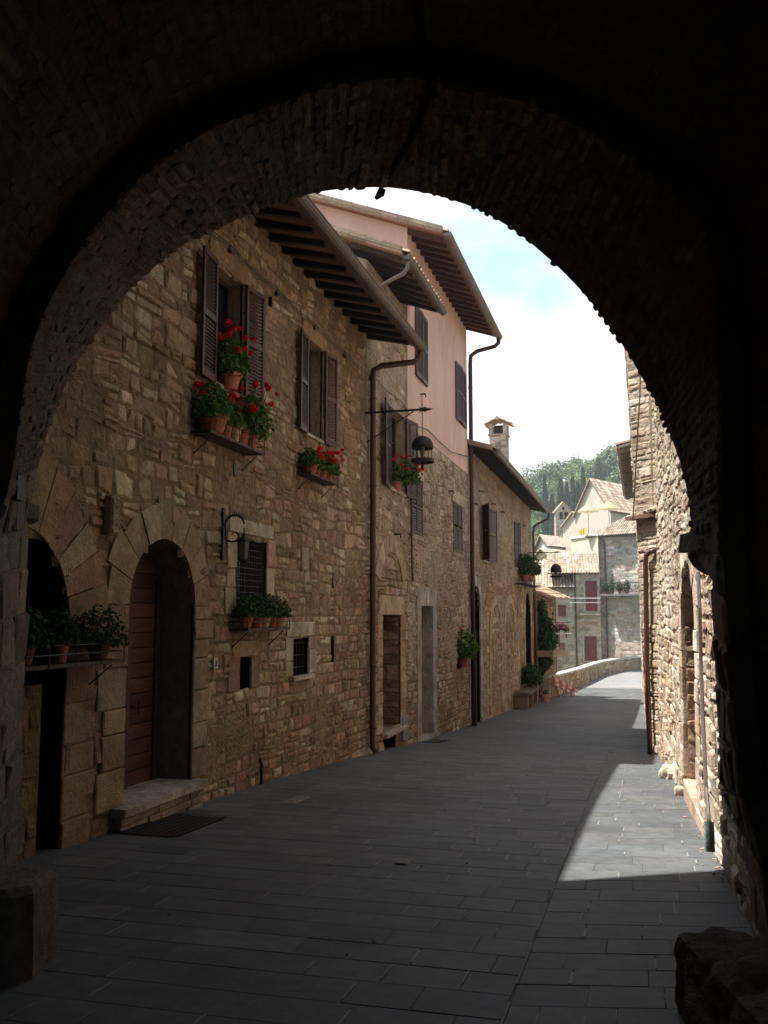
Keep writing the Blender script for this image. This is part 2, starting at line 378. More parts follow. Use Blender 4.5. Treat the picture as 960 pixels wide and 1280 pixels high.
def roof_left(house, Y0, Y1, Xe, ze, slope, Xr, rng, over_rafters=True, spacing=.5, wallX=-5.25, rcol=(.022, .015, .012), board=(.22, .125, .075), raf=(.09, .13), verge=.25, ff=True):
    """lean roof of a street building on the left: eaves at Xe (height ze), rising towards -x"""
    L = (Xe-Xr)*math.hypot(1, slope); dirn = Vector((-1, 0, slope)).normalized(); nn = Vector((slope, 0, 1)).normalized()
    A = Vector((Xe, Y0-verge, ze)); mb = MB()
    # deck (underside boards) as a slab
    W = Y1-Y0+2*verge
    p = [A, A+Vector((0, W, 0)), A+Vector((0, W, 0))+dirn*L, A+dirn*L]
    t = nn*.05
    mb.hexa([p[0], p[1], p[2], p[3], p[0]+t, p[1]+t, p[2]+t, p[3]+t], board)
    # underside boards: thin strips between rafters for uneven colour
    ny = int(W/.16)
    for i in range(ny):
        y0 = Y0-verge+i*W/ny+.004; y1 = y0+W/ny-.008; c = vary(board, rng, .3)
        for q in range(4):
            s0 = q*.32; s1 = s0+.312; a = A+dirn*s0; b = A+dirn*s1
            mb.quad((a.x, y0, a.z-.004), (b.x, y0, b.z-.004), (b.x, y1, b.z-.004), (a.x, y1, a.z-.004), vary(c, rng, .15))
    rf = mb.build('roof', M['terra'], house)
    mb = MB(); coppi(mb, A+t+Vector((.06, 0, 0)), (0, 1, 0), dirn, W, L, rng, seg=3)
    back = Vector((Xr, Y0-verge, ze+slope*(Xe-Xr)))
    coppi(mb, back+dirn*0+t+Vector((-(Xe-Xr), 0, -slope*(Xe-Xr))), (0, 1, 0), Vector((1, 0, slope)), W, L, rng, seg=3, pitch=.3, tl=.6)
    mb.build('roof_tiles', M['tile'], rf)
    for yy_, sg in ((Y0-verge, -1), (Y1+verge, 1)):   # bedded tiles along the verge
        for q in range(int(L/.4)):
            a = A+dirn*(q*.4); b = A+dirn*(q*.4+.41)
            for lv, th in ((0, .05), (.055, .05), (.11, .045)):
                m_off = Vector((0, 0, .02+lv)); y_ = yy_+sg*(.03+.02*(lv > .05))
                mb = MB() if (q == 0 and lv == 0) else mb
                mb.bar(Vector((a.x, y_, a.z))+m_off, Vector((b.x, y_, b.z))+m_off, .12, th, vary((.36, .29, .21), rng, .25), up=nn)
        mb.build('verge', M['tile'], rf)
    # rafters
    n = int((Y1-Y0)/spacing)
    for i in range(n+1):
        y = Y0+(Y1-Y0)*i/n+(0 if i not in (0, n) else (.02 if i == 0 else -.02)); s0 = .07
        a = A+dirn*s0; bl = (Xe-wallX+.3)*math.hypot(1, slope); b = A+dirn*bl
        dz = -raf[1]/2-.006; m2 = MB()
        # tapered tail
        w = raf[0]/2; h = raf[1]
        q = [Vector((a.x, y-w, a.z-.006-h*.55)), Vector((a.x, y+w, a.z-.006-h*.55)), Vector((b.x, y+w, b.z-.006-h)), Vector((b.x, y-w, b.z-.006-h)),
             Vector((a.x, y-w, a.z-.006)), Vector((a.x, y+w, a.z-.006)), Vector((b.x, y+w, b.z-.006)), Vector((b.x, y-w, b.z-.006))]
        m2.hexa(q, vary(rcol, rng, .3)); m2.build('rafter', M['wood'], rf)
    # mono side fill: none (walls do it)
    return rf
def gutter(house, Y0, Y1, X, z, r=.09, col=(.105, .075, .058)):
    mb = MB(); n = 8
    for sgn, rr in ((1, r), (-1, r-.012)):
        vs = []
        for y in (Y0, Y1):
            for k in range(n+1):
                a = PI+PI*k/n; vs.append((X+math.cos(a)*rr, y, z+math.sin(a)*rr))
        mb.add(vs, [(k, k+1, n+2+k, n+1+k) for k in range(n)], col)
    for y in (Y0, Y1):
        mb.add([(X+math.cos(PI+PI*k/n)*r, y, z+math.sin(PI+PI*k/n)*r) for k in range(n+1)], [tuple(range(n+1))], col)
    mb.tube([(X+r, Y0, z+.005), (X+r, Y1, z+.005)], .012, 6, col)
    k = Y0+.3
    while k < Y1:   # joints and hangers
        vs = []
        for y in (k, k+.035):
            for q in range(n+1):
                a = PI+PI*q/n; vs.append((X+math.cos(a)*(r+.006), y, z+math.sin(a)*(r+.006)))
        mb.add(vs, [(q, q+1, n+2+q, n+1+q) for q in range(n)], tuple(c*.8 for c in col)); k += .95
    return mb.build('gutter', M['copper'], house)
def pipe(house, pts, r=.05, col=(.085, .042, .034), clips=()):
    mb = MB(); mb.tube(pts, r, 10, col)
    for (x, y, z) in clips:
        mb.lathe((x, y, z), [(r, 0), (r+.012, .004), (r+.012, .036), (r, .04)], 10, tuple(c*.7 for c in col))
    return mb.build('downpipe', M['copper'], house, smooth=True)

# ------------------------------------------------------------------ windows
SH = (.060, .030, .026)
def shutter(parent, fr, uh, sgn, w, v0, v1, ang, d=.05, col=SH, rng=random, pitch=.05):
    """louvred leaf hinged at uh, extending sgn*w when closed; ang = swing angle"""
    ca, sa = math.cos(ang), math.sin(ang); base = fr
    class T: pass
    t = T()
    def P(u, v, dd):   # u in 0..w from the hinge, dd thickness
        return base.P(uh+sgn*(u*ca-dd*sa*0)-(0), v, d+u*sa+dd)
    t.P = P; mb = MB(); th = .035; st = .055
    def bx(u0, u1, a, b, d0, d1, c=col): mb.fbox(t, u0, u1, a, b, d0, d1, c)
    bx(0, st, v0, v1, 0, th); bx(w-st, w, v0, v1, 0, th)
    bx(st, w-st, v0, v0+.10, .003, th-.003); bx(st, w-st, v1-.07, v1, .003, th-.003); m = (v0+v1)/2
    if v1-v0 > 1.2: bx(st, w-st, m-.035, m+.035, .003, th-.003)
    v = v0+.115
    while v < v1-.09:
        if not (v1-v0 > 1.2 and m-.06 < v < m+.035):
            a = [P(st, v, th-.004), P(w-st, v, th-.004), P(w-st, v+pitch*.85, .004), P(st, v+pitch*.85, .004)]
            k = Vector((0, 0, .009)); c = vary(col, rng, .1)
            mb.hexa([a[0], a[1], a[2], a[3], a[0]+k, a[1]+k, a[2]+k, a[3]+k], c)
        v += pitch
    return mb.build('shutter', M['paint'], parent)
def window(house, fr, u0, u1, v0, v1, depth=.24, jamb=(.30, .24, .18), sash=(.07, .04, .03), bars=1, sill=(.42, .38, .32), name='window', grille=False):
    mb = MB(); recess(mb, fr, ('r', u0, u1, v0, v1), depth, jamb)
    w = mb.build(name, M['cutstone'], house)
    mb = MB(); s = .055; dd = -depth
    mb.fbox(fr, u0, u0+s, v0, v1, dd, dd+.05, sash); mb.fbox(fr, u1-s, u1, v0, v1, dd, dd+.05, sash)
    mb.fbox(fr, u0+s, u1-s, v0, v0+s, dd, dd+.05, sash); mb.fbox(fr, u0+s, u1-s, v1-s, v1, dd, dd+.05, sash)
    c = (u0+u1)/2; mb.fbox(fr, c-s*.6, c+s*.6, v0+s, v1-s, dd, dd+.055, sash)
    for k in range(bars):
        v = v0+(v1-v0)*(k+1)/(bars+1); mb.fbox(fr, u0+s, u1-s, v-.015, v+.015, dd+.005, dd+.04, sash)
    mb.build('frame', M['wood'], w)
    mb = MB(); mb.quad(fr.P(u0, v0, dd+.012), fr.P(u1, v0, dd+.012), fr.P(u1, v1, dd+.012), fr.P(u0, v1, dd+.012)); mb.build('pane', M['glass'], w)
    if sill:
        mb = MB(); mb.fbox(fr, u0-.07, u1+.07, v0-.055, v0-.002, -.02, .06, sill); mb.build('sill', M['cutstone'], w)
    return w

# ------------------------------------------------------------------ plants
LEAFC = [(.05, .12, .022), (.07, .16, .03), (.09, .20, .035), (.04, .09, .02), (.12, .23, .04)]
REDC = [(.75, .014, .014), (.85, .03, .025), (.8, .02, .05), (.6, .01, .012)]
def leaves(mb, c, rad, n, size, pal, rng, droop=0.0, hollow=.45, sides=6, flat=.5, zmin=None):
    c = Vector(c)
    for _ in range(n):
        while True:
            p = Vector((rng.uniform(-1, 1), rng.uniform(-1, 1), rng.uniform(-1, 1)))
            if hollow < p.length < 1: break
        q = c+Vector((p.x*rad[0], p.y*rad[1], p.z*rad[2]-droop*(p.x*p.x+p.y*p.y)))
        if zmin is not None and q.z < zmin: q.z = zmin+rng.uniform(0, .06)
        nrm = (p+Vector((rng.uniform(-1, 1), rng.uniform(-1, 1), rng.uniform(-.3, 1.2)))*flat*1.6).normalized()
        x = nrm.orthogonal().normalized(); x.rotate(Matrix.Rotation(rng.uniform(0, 6.28), 3, nrm)); y = nrm.cross(x)
        s = size*rng.uniform(.6, 1.25); vs = [q-nrm*s*.18]
        for k in range(sides):
            a = 2*PI*k/sides; vs.append(q+x*math.cos(a)*s*.5*rng.uniform(.85, 1.1)+y*math.sin(a)*s*.5+nrm*rng.uniform(-.05, .1)*s)
        mb.add(vs, [(0, 1+k, 1+(k+1) % sides) for k in range(sides)], vary(rng.choice(pal), rng, .25))
def pot_mesh(mb, r, h, col, seg=16):
    mb.lathe((0, 0, 0), [(r*.62, 0), (r*.68, .01), (r*.92, h*.76), (r*.93, h*.78), (r*1.06, h*.79), (r*1.08, h), (r*.97, h), (r*.95, h*.9), (0.01, h*.88)], seg, col)
SEED = [100]
def potted(loc, label, r=.10, h=.18, pcol=(.42, .17, .10), fol=(.2, .2, .17), n=280, red=5, group=None, cat='potted plant', name='potted_geranium', size=.058, lean=(0, 0), pal=LEAFC, spread=1.0, redpal=REDC, hang=.15):
    SEED[0] += 1; rng = random.Random(SEED[0]); t = empty(name, loc, label, cat, group); fol = (fol[0]*1.15, fol[1]*1.2, fol[2]*1.25); red = int(red*2.1+.5); n = int(n*1.5)
    loc = Vector(loc)
    def B(mb, nm, mat, parent=t, sm=False):
        for i, v in enumerate(mb.v): mb.v[i] = Vector(v)+loc
        return mb.build(nm, mat, parent, sm)
    mb = MB(); pot_mesh(mb, r, h, vary(pcol, rng, .12)); B(mb, 'pot', M['terra'], sm=False)
    mb = MB(); cz = h+fol[2]*.72
    leaves(mb, (lean[0], lean[1], cz), fol, n, size, pal, rng, droop=hang, zmin=h*.82)
    for k in range(7):
        a = rng.uniform(0, 6.28); e = Vector((lean[0]+math.cos(a)*fol[0]*.7, lean[1]+math.sin(a)*fol[1]*.7, cz+rng.uniform(-.3, .8)*fol[2]))
        mb.tube([(0, 0, h*.85), ((e.x)*.5, e.y*.5, (h+e.z)*.52), e], .004, 4, (.05, .09, .02), cap=False)
    B(mb, 'foliage', M['leaf'])
    if red:
        mb = MB()
        for k in range(red):
            a = rng.uniform(0, 6.28); rr = rng.uniform(.55, 1.2)*spread; z = cz+fol[2]*rng.uniform(-.1, 1.35)*(1.1-.3*rr)
            c = Vector((lean[0]+math.cos(a)*fol[0]*rr+.03, lean[1]+math.sin(a)*fol[1]*rr, z)); s = rng.uniform(.030, .050)
            leaves(mb, c, (s, s, s*.85), 34, s*.85, redpal, rng, hollow=.3, sides=5, flat=.8)
            mb.tube([(lean[0]*.6, lean[1]*.6, h+.04), c-Vector((0, 0, s))], .003, 4, (.05, .10, .02), cap=False)
        B(mb, 'blossoms', M['petal'])
    return t

# ================================================================== ARCHWAY
D1, D2 = 5.6, 7.0
far_px = [(20, 1130), (24, 1060), (29, 860), (34, 690), (38, 630), (46, 585), (60, 535), (76, 492), (97, 450), (127, 407), (160, 363), (200, 327), (233, 303), (277, 283), (310, 267), (350, 252), (400, 239), (445, 234), (490, 234), (540, 242), (580, 254), (610, 267), (650, 292), (700, 335), (735, 372), (762, 408), (785, 440), (802, 470), (822, 505), (837, 540), (851, 578), (861, 620), (865, 660), (868, 692), (889, 700), (893, 780), (899, 880), (906, 990), (927, 1030), (934, 1100), (940, 1150)]
near_px = [(-75, 1290), (-62, 1150), (-32, 900), (-10, 700), (2, 640), (12, 600), (20, 550), (27, 500), (35, 450), (51, 398), (80, 342), (121, 279), (160, 238), (205, 196), (255, 165), (333, 134), (400, 112), (469, 99), (510, 97), (543, 101), (610, 115), (668, 133), (720, 156), (770, 186), (812, 218), (850, 252), (876, 285), (890, 330), (894, 380), (897, 450), (898, 520), (899, 590), (899, 640), (900, 690), (903, 720), (908, 800), (915, 900), (930, 1010), (950, 1080), (962, 1180), (965, 1230)]
assert len(far_px) == len(near_px)
FARP = [Vector(onD(x, y, D2)) for x, y in far_px]; NEARP = [Vector(onD(x, y, D1)) for x, y in near_px]
HDv = Vector(HD); RTv = Vector(CR)
_al = [0.0]
for i in range(1, len(FARP)): _al.append(_al[-1]+((FARP[i]-FARP[i-1]).length+(NEARP[i]-NEARP[i-1]).length)/2)
def _cr(P, t):
    i = max(0, min(len(_al)-2, int(np.searchsorted(_al, t)-1))); f = (t-_al[i])/(_al[i+1]-_al[i]); f = max(0, min(1, f))
    p0, p1, p2, p3 = P[max(i-1, 0)], P[i], P[i+1], P[min(i+2, len(P)-1)]
    return p1*(1-f)+p2*f+((p1*2-p0-p2)*(1-f)+(p2*2-p1-p3)*f)*f*(1-f)*.35
CEN = Vector(onD(470, 640, 6.3))
class Loft:
    def P(s, u, v, d=0.0):
        a = _cr(FARP, v); b = _cr(NEARP, v); f = u/1.4
        e = .02; t = (_cr(FARP, v+e)*(1-f)+_cr(NEARP, v+e)*f)-(_cr(FARP, v-e)*(1-f)+_cr(NEARP, v-e)*f)
        n = t.cross(b-a)
        if n.length < 1e-9: n = CEN-a
        n.normalize(); p = a*(1-f)+b*f
        if n.dot(CEN-p) < 0: n = -n
        return p+n*d
    bat = None
LOFT = Loft(); TOT = _al[-1]
arch = empty('stone_archway', onD(480, 1150, 6.3), 'dark brick and stone archway spanning the street in front of the camera', 'archway')
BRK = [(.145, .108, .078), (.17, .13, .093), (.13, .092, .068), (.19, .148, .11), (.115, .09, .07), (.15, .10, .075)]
VAULTC = [(.095, .080, .064), (.11, .09, .072), (.08, .068, .056), (.12, .10, .08)]  # brick tones of the tunnel vault, darker than the soffit
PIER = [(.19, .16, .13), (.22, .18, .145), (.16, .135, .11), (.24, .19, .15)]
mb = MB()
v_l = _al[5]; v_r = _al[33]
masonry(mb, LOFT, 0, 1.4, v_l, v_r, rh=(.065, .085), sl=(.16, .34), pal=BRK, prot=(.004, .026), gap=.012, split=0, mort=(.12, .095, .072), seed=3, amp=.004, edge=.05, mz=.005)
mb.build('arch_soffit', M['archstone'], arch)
mb = MB()
masonry(mb, LOFT, 0, 1.4, 0, v_l, rh=(.22, .36), sl=(.3, .6), pal=PIER, prot=(.008, .03), seed=4, amp=.006, split=.1, mort=(.2, .165, .13), edge=.02)
mb.build('left_pier', M['archstone'], arch)
mb = MB()
masonry(mb, LOFT, 0, 1.4, v_r, TOT, rh=(.22, .36), sl=(.3, .6), pal=PIER, prot=(.008, .03), seed=5, amp=.006, split=.1, mort=(.2, .165, .13), edge=.04)
mb.build('right_pier', M['archstone'], arch)
# street side of the arch wall (faces away) and inner face, with the opening
def cam_xy(D, xc, z): p = Vector((0, 0, z))+HDv*D+RTv*xc; return p
def ring_face(D, inner, outer, mbx, col):
    for i in range(len(inner)-1): mbx.quad(inner[i], inner[i+1], outer[i+1], outer[i], vary(col, random, .1))
TOPZ = 6.3
def outer_pts(P, D):
    out = []
    n = len(P)
    for i, p in enumerate(P):
        q = p-HDv*p.dot(HDv); xc = p.dot(RTv); z = p.z
        if i < 9: out.append(cam_xy(D, -6.5, p.z))
        elif i > n-12: out.append(cam_xy(D, 7.0, p.z))
        else:
            f = (i-9)/(n-12-9); out.append(cam_xy(D, -6.5+13.5*f, TOPZ))
    return out
mb = MB(); ring_face(D2, [_cr(FARP, a) for a in _al], outer_pts(FARP, D2), mb, (.27, .21, .16))
mb.build('street_face', M['archstone'], arch)
# tunnel behind: a slightly larger barrel, running back past the camera
def offs(P, k): 
    out = []
    for i, p in enumerate(P):
        n = len(P); t = (P[min(i+1, n-1)]-P[max(i-1, 0)]).normalized(); m_ = t.cross(HDv)
        if m_.dot(p-Vector(onD(470, 640, D1))) < 0: m_ = -m_
        out.append(p+m_.normalized()*k)
    return out
TUN = offs(NEARP, .16)
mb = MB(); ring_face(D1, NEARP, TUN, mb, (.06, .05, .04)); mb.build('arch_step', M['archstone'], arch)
class Tun:
    bat = None
    def P(s, u, v, d=0.0):   # u = distance back from D1
        a = _cr(TUN, v); e = .02; t = _cr(TUN, v+e)-_cr(TUN, v-e); n = t.cross(HDv).normalized()
        if n.dot(CEN-HDv*.7-a) < 0: n = -n
        return a-HDv*u+n*d
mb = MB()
masonry(mb, Tun(), 0, 4.2, 0, TOT, rh=(.06, .085), sl=(.18, .36), pal=VAULTC, prot=(.003, .012), gap=.014, split=0, mort=(.09, .075, .06), mz=.003, seed=6, amp=.004, lod=1)
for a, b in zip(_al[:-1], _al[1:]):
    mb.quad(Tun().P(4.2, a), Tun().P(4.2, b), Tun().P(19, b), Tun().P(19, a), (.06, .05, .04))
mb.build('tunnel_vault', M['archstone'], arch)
# body above: outer walls, roof slab with unseen overhang shaped for its road shadow
mb = MB()
def slab(pts, z0, z1, col):
    n = len(pts); mb.add([Vector((p.x, p.y, z0)) for p in pts]+[Vector((p.x, p.y, z1)) for p in pts], [tuple(range(n))[::-1], tuple(range(n, 2*n))]+[(i, (i+1) % n, n+(i+1) % n, n+i) for i in range(n)], col)
slab([cam_xy(-13.45, -6.5, 0), cam_xy(-13.45, 7, 0), cam_xy(D2+2.0, 7, 0), cam_xy(D2+1.95, 1.2, 0), cam_xy(D2+1.72, -.93, 0), cam_xy(D2+1.15, -2.7, 0), cam_xy(D2+.7, -6.5, 0)], TOPZ-.02, TOPZ+.25, (.2, .13, .09))
mb.build('roof', M['terra'], arch)
mb = MB()
a, b, c, d = cam_xy(D2, -6.5, 0), cam_xy(-13.3, -6.5, 0), cam_xy(-13.3, 7, 0), cam_xy(D2, 7, 0)
for p, q in ((a, b), (c, d)): mb.quad(Vector((p.x, p.y, -3)), Vector((q.x, q.y, -3)), Vector((q.x, q.y, TOPZ)), Vector((p.x, p.y, TOPZ)), (.25, .2, .15))
mb.build('outer_wall', M['archstone'], arch)
# imposts: right ledge with quarter-round corbel, left small ledge
mb = MB(); rng = random.Random(9)
def cx(p): return Vector(p)
x0 = Vector(onD(849, 690, D2)).dot(RTv); x1 = Vector(onD(900, 690, D2)).dot(RTv)+.25
zt = onD(860, 668, D2)[2]; zb = onD(860, 691, D2)[2]; zc = onD(890, 722, D2)[2]
def fxy(D): return lambda p, t: HDv*t+RTv*p[0]+Vector((0, 0, p[1]))
mb.prism([(x0, zb), (x1, zb), (x1, zt), (x0+.02, zt)], D1+.1, D2+.03, fxy(0), (.2, .165, .13))
prof = [(x1, zb-.004), (x0+.07, zb-.004)]+[(x0+.07+(.27)*(1-math.cos(PI/2*k/6)), zb-.004-(zb-zc)*math.sin(PI/2*k/6)) for k in range(1, 7)]+[(x1, zc)]
mb.prism(prof, D1+.15, D2+.02, fxy(0), (.17, .14, .115))
mb.build('impost', M['archstone'], arch)
mb = MB()
xl = Vector(onD(48, 640, D2)).dot(RTv); zl0 = onD(40, 655, D2)[2]; zl1 = onD(40, 632, D2)[2]
mb.prism([(xl-.5, zl0), (xl-.04, zl0), (xl, zl0+.03), (xl, zl1), (xl-.5, zl1)], D2-.35, D2+.02, fxy(0), (.12, .10, .085)); mb.build('impost', M['archstone'], arch)
# iron hinge block on the left pier
p = Vector(onD(17, 610, D1+.35)); mb = MB()
mb.hexa([p+RTv*a_+HDv*b_+Vector((0, 0, c_)) for c_ in (-.08, .08) for a_, b_ in ((-.2, -.06), (.05, -.06), (.05, .06), (-.2, .06))], (.02, .018, .016)); mb.build('hinge_block', M['iron'], arch)
# iron bar along the crown of the arch
mb = MB(); pth = [(520, -30, 4.9), (524, 20, 5.15), (534, 70, 5.42), (541, 92, 5.5), (540, 112, 5.66), (520, 158, 6.15), (497, 198, 6.6), (480, 228, 7.03), (474, 240, 7.12), (471, 247, 7.10), (478, 243, 7.07), (480, 236, 7.05)]
mb.tube([Vector(onD(x, y, D))-Vector((0, 0, .02)) for x, y, D in pth[:8]], .026, 8, (.03, .028, .026)); mb.tube([Vector(onD(x, y, D)) for x, y, D in pth[7:]], .02, 6, (.03, .028, .026))
thing(mb, 'iron_bar', M['dark'], 'black iron bar hooked under the crown of the dark archway', 'iron bar', onD(540, 100, 5.6))

# stones at the foot of both piers
def rock(name, c, size, label, seed, rotz=0, cuts=14, amp=.06, col=(.2, .165, .13), cat='stone block', square=.5):
    rng = random.Random(seed); mb = MB(); n = cuts; vs = {}; V = []; F = []
    def pt(a, b, f):
        p = {0: (a, b, -1), 1: (a, b, 1), 2: (a, -1, b), 3: (a, 1, b), 4: (-1, a, b), 5: (1, a, b)}[f]
        key = tuple(round(x, 5) for x in p)
        if key not in vs:
            q = Vector(p); sph = q.normalized(); r = q.lerp(sph*1.25, square)
            r = Vector((r.x*size[0], r.y*size[1], r.z*size[2])); nz = mnoise.fractal(r*3.5+Vector((seed, 0, 0)), 1, 2.0, 4)
            r += sph*nz*amp; r.rotate(Matrix.Rotation(rotz, 3, 'Z')); vs[key] = len(V); V.append(r+Vector(c))
        return vs[key]
    for f in range(6):
        for i in range(n):
            for j in range(n):
                g = lambda k: -1+2*k/n
                q = [pt(g(i), g(j), f), pt(g(i+1), g(j), f), pt(g(i+1), g(j+1), f), pt(g(i), g(j+1), f)]
                if f in (0, 3, 4): q = q[::-1]
                F.append(q)
    mb.add(V, F, col); return thing(mb, name, M['archstone'], label, cat, c)
# left: squared block
p = Vector(onD(18, 1130, 5.55)); bl = MB(); hw = .30
c0 = Vector((p.x, p.y, 0)); gz = G(p.y)
def oct_ring(k, z, ch=.10):
    pts = []
    for sx, sy in ((-1, -1), (1, -1), (1, 1), (-1, 1)):
        A = (sx*k, sy*(k-ch)); B = (sx*(k-ch), sy*k); pts += [A, B] if sx*sy > 0 else [B, A]
    return [c0+RTv*a-RTv*.12+HDv*b*.95+Vector((0, 0, z+random.Random(int((a+b)*999)).uniform(-.006, .006))) for a, b in pts]
R = [oct_ring(hw+.02, gz-.1), oct_ring(hw+.01, gz+.25), oct_ring(hw, gz+.46), oct_ring(hw-.03, gz+.50)]
V = sum(R, []); F = [tuple(24+k for k in range(8))]+[(r*8+k, r*8+(k+1) % 8, (r+1)*8+(k+1) % 8, (r+1)*8+k) for r in range(3) for k in range(8)]
bl.add(V, F, (.17, .15, .13)); thing(bl, 'stone_block', M['archstone'], 'squared dark stone block at the foot of the left pier', 'stone block', (c0.x, c0.y, gz))
p = Vector(onD(975, 1240, 4.45)); rock('boulder', (p.x, p.y, G(p.y)+.09), (.33, .60, .30), 'rough dark boulder at the foot of the right pier', 12, rotz=YAW, amp=.07, cuts=26, square=.55, col=(.11, .09, .075), cat='boulder')
p = Vector(onD(958, 1055, 6.8)); rock('footing_stone', (p.x+.08, p.y, G(p.y)+.16), (.17, .30, .26), 'rough footing stone bulging from the base of the right pier', 15, rotz=YAW, amp=.1, cuts=16, cat='boulder')
for k, (x, y, s, lb) in enumerate([(916, 1072, .10, 'low broken stone beside the green pipe foot'), (921, 1050, .11, 'upper broken stone between the pipe and dark pier'), (838, 973, .13, 'white broken stone leaning on the sunlit wall base'), (850, 994, .07, 'small pale stone lying before the doorway step')]):
    q = Vector(ray(x, y)); t = -2.1/q.z
    for _ in range(8): t = G(q.y*t)/q.z
    p = q*t; rock('loose_stone', (p.x+(.03 if k < 2 else 0), p.y, p.z+s*.6+(.16 if k == 1 else 0)), (s*.9, s*1.2, s), lb, 20+k, amp=s*.5, cuts=7, col=(.5, .43, .34) if k != 0 else (.4, .33, .26), cat='loose stone')

# ================================================================== GROUND, ROAD
def road_right(y):   # right edge of the paving, under the walls
    return float(np.interp(y, [0, 8.7, 20.5, 24.5, 60, 75, 85], [1.2, .75, .42, .3, .3, 2.0, 6.0]))
rng = random.Random(77); mb = MB()
SLABC = [(.080, .089, .094), (.090, .098, .103), (.072, .080, .085), (.098, .103, .105), (.084, .091, .094)]
def slab_row(x0, x1, base, h, slope, joint):
    x = x0-rng.uniform(0, .3)
    while x < x1:
        w = rng.uniform(.34, .62); xa = max(x, x0); xb = min(x+w, x1)
        if xb-xa > .06:
            c = vary(rng.choice(SLABC), rng, .10, .02); g = .0022; dz = rng.uniform(-.0012, .0015); V = []
            yf = lambda X, t: base+slope*(X-SEAM)+t
            for (ins, zz) in ((0, -.0028), (.004, dz), ):
                for (X, t) in ((xa+g+ins, g+ins), (xb-g-ins, g+ins), (xb-g-ins, h-g-ins), (xa+g+ins, h-g-ins)):
                    Y = yf(X, t)+rng.uniform(-.002, .002); V.append((X, Y, G(Y)+zz))
            mb.add(V, [(4, 5, 6, 7)]+[(k, (k+1) % 4, 4+(k+1) % 4, 4+k) for k in range(4)], c)
            # pale mortar in the lengthwise joint
            if rng.random() < .5 and xb < x1-.02:
                a0 = rng.uniform(0, .35)*h; a1 = h-rng.uniform(0, .35)*h; ww = rng.uniform(.003, .008)
                V = [(xb-ww, yf(xb, a0)), (xb+ww, yf(xb, a0)), (xb+ww, yf(xb, a1)), (xb-ww, yf(xb, a1))]
                mb.add([(a, b, G(b)+.004) for a, b in V], [(0, 1, 2, 3)], (.22, .22, .205))
        x += w
SEAM = -.72
y = 1.2
while y < 57:
    h = rng.uniform(.29, .36); slab_row(-5.35, SEAM-.004, y, h, 0.0 if y > 20 else .02, 1); y += h
y = 1.2
while y < 57:
    h = rng.uniform(.27, .35); k = .25*max(0, min(1, (22-y)/10)); 
    slab_row(SEAM+.004, road_right(y)+.35, y, h, k, 1); y += h
for (X, c_) in ((SEAM, (.13, .135, .13)), (-.33, (.16, .16, .15))):
    y = 2.0
    while y < 40:
        l = rng.uniform(.25, 1.1)
        if rng.random() < (.85 if X == SEAM else .55): V = [(X-.007, y), (X+.007, y), (X+.007, y+l), (X-.007, y+l)]; mb.add([(a, b, G(b)+.0055) for a, b in V], [(0, 1, 2, 3)], vary(c_, rng, .2))
        y += l+rng.uniform(0, .5)
mb.build('road_paving', M['slab']); paving = bpy.data.objects['road_paving']; struct(paving)
mb = MB()   # bedding under the slabs + the plain far road
ys = list(np.arange(-16, 92, .5))
for a, b in zip(ys[:-1], ys[1:]):
    ra, rb = road_right(a)+.5, road_right(b)+.5
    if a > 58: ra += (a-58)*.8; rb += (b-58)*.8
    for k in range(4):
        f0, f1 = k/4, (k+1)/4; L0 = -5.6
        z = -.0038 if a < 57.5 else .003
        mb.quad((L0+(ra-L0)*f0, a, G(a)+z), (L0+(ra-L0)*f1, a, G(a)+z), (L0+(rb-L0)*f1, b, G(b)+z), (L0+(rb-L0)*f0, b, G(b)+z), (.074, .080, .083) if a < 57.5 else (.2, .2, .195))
struct(mb.build('road', M['asphalt']))
# terrain to the horizon with the wooded hill
def terr(x, y):
    d = math.hypot(x, y)
    base = G(min(y, 60))-.35
    if y > 48 or x < -14 or x > 12:
        k = min(1, max(max(0, (y-50)/45), max(0, (abs(x)-14)/30))); k = k*k*(3-2*k); base = base*(1-k)+(-11)*k
    r = max(0, min(1, (y-170)/190)); h = (63+.28*(x+20))*(r*r*(3-2*r)); h = max(0, h)
    if y > 380: h *= max(.35, 1-(y-380)/900)
    hx = 1-min(1, max(0, (abs(x)-420)/500)); n = mnoise.noise(Vector((x*.012, y*.012, 0)))*7*r
    return base+h*hx+n
gx = sorted(set(list(np.arange(-60, 60, 6))+list(np.arange(-1500, -60, 60))+list(np.arange(60, 1501, 60)))); gy = sorted(set(list(np.arange(-60, 120, 6))+list(np.arange(120, 460, 15))+list(np.arange(460, 2200, 80))+list(np.arange(-900, -60, 80))))
mb = MB(); V = [(x, y, terr(x, y)) for y in gy for x in gx]; nx = len(gx)
mb.add(V, [(j*nx+i, j*nx+i+1, (j+1)*nx+i+1, (j+1)*nx+i) for j in range(len(gy)-1) for i in range(nx-1)])
struct(mb.build('ground', M['grass'], smooth=True))

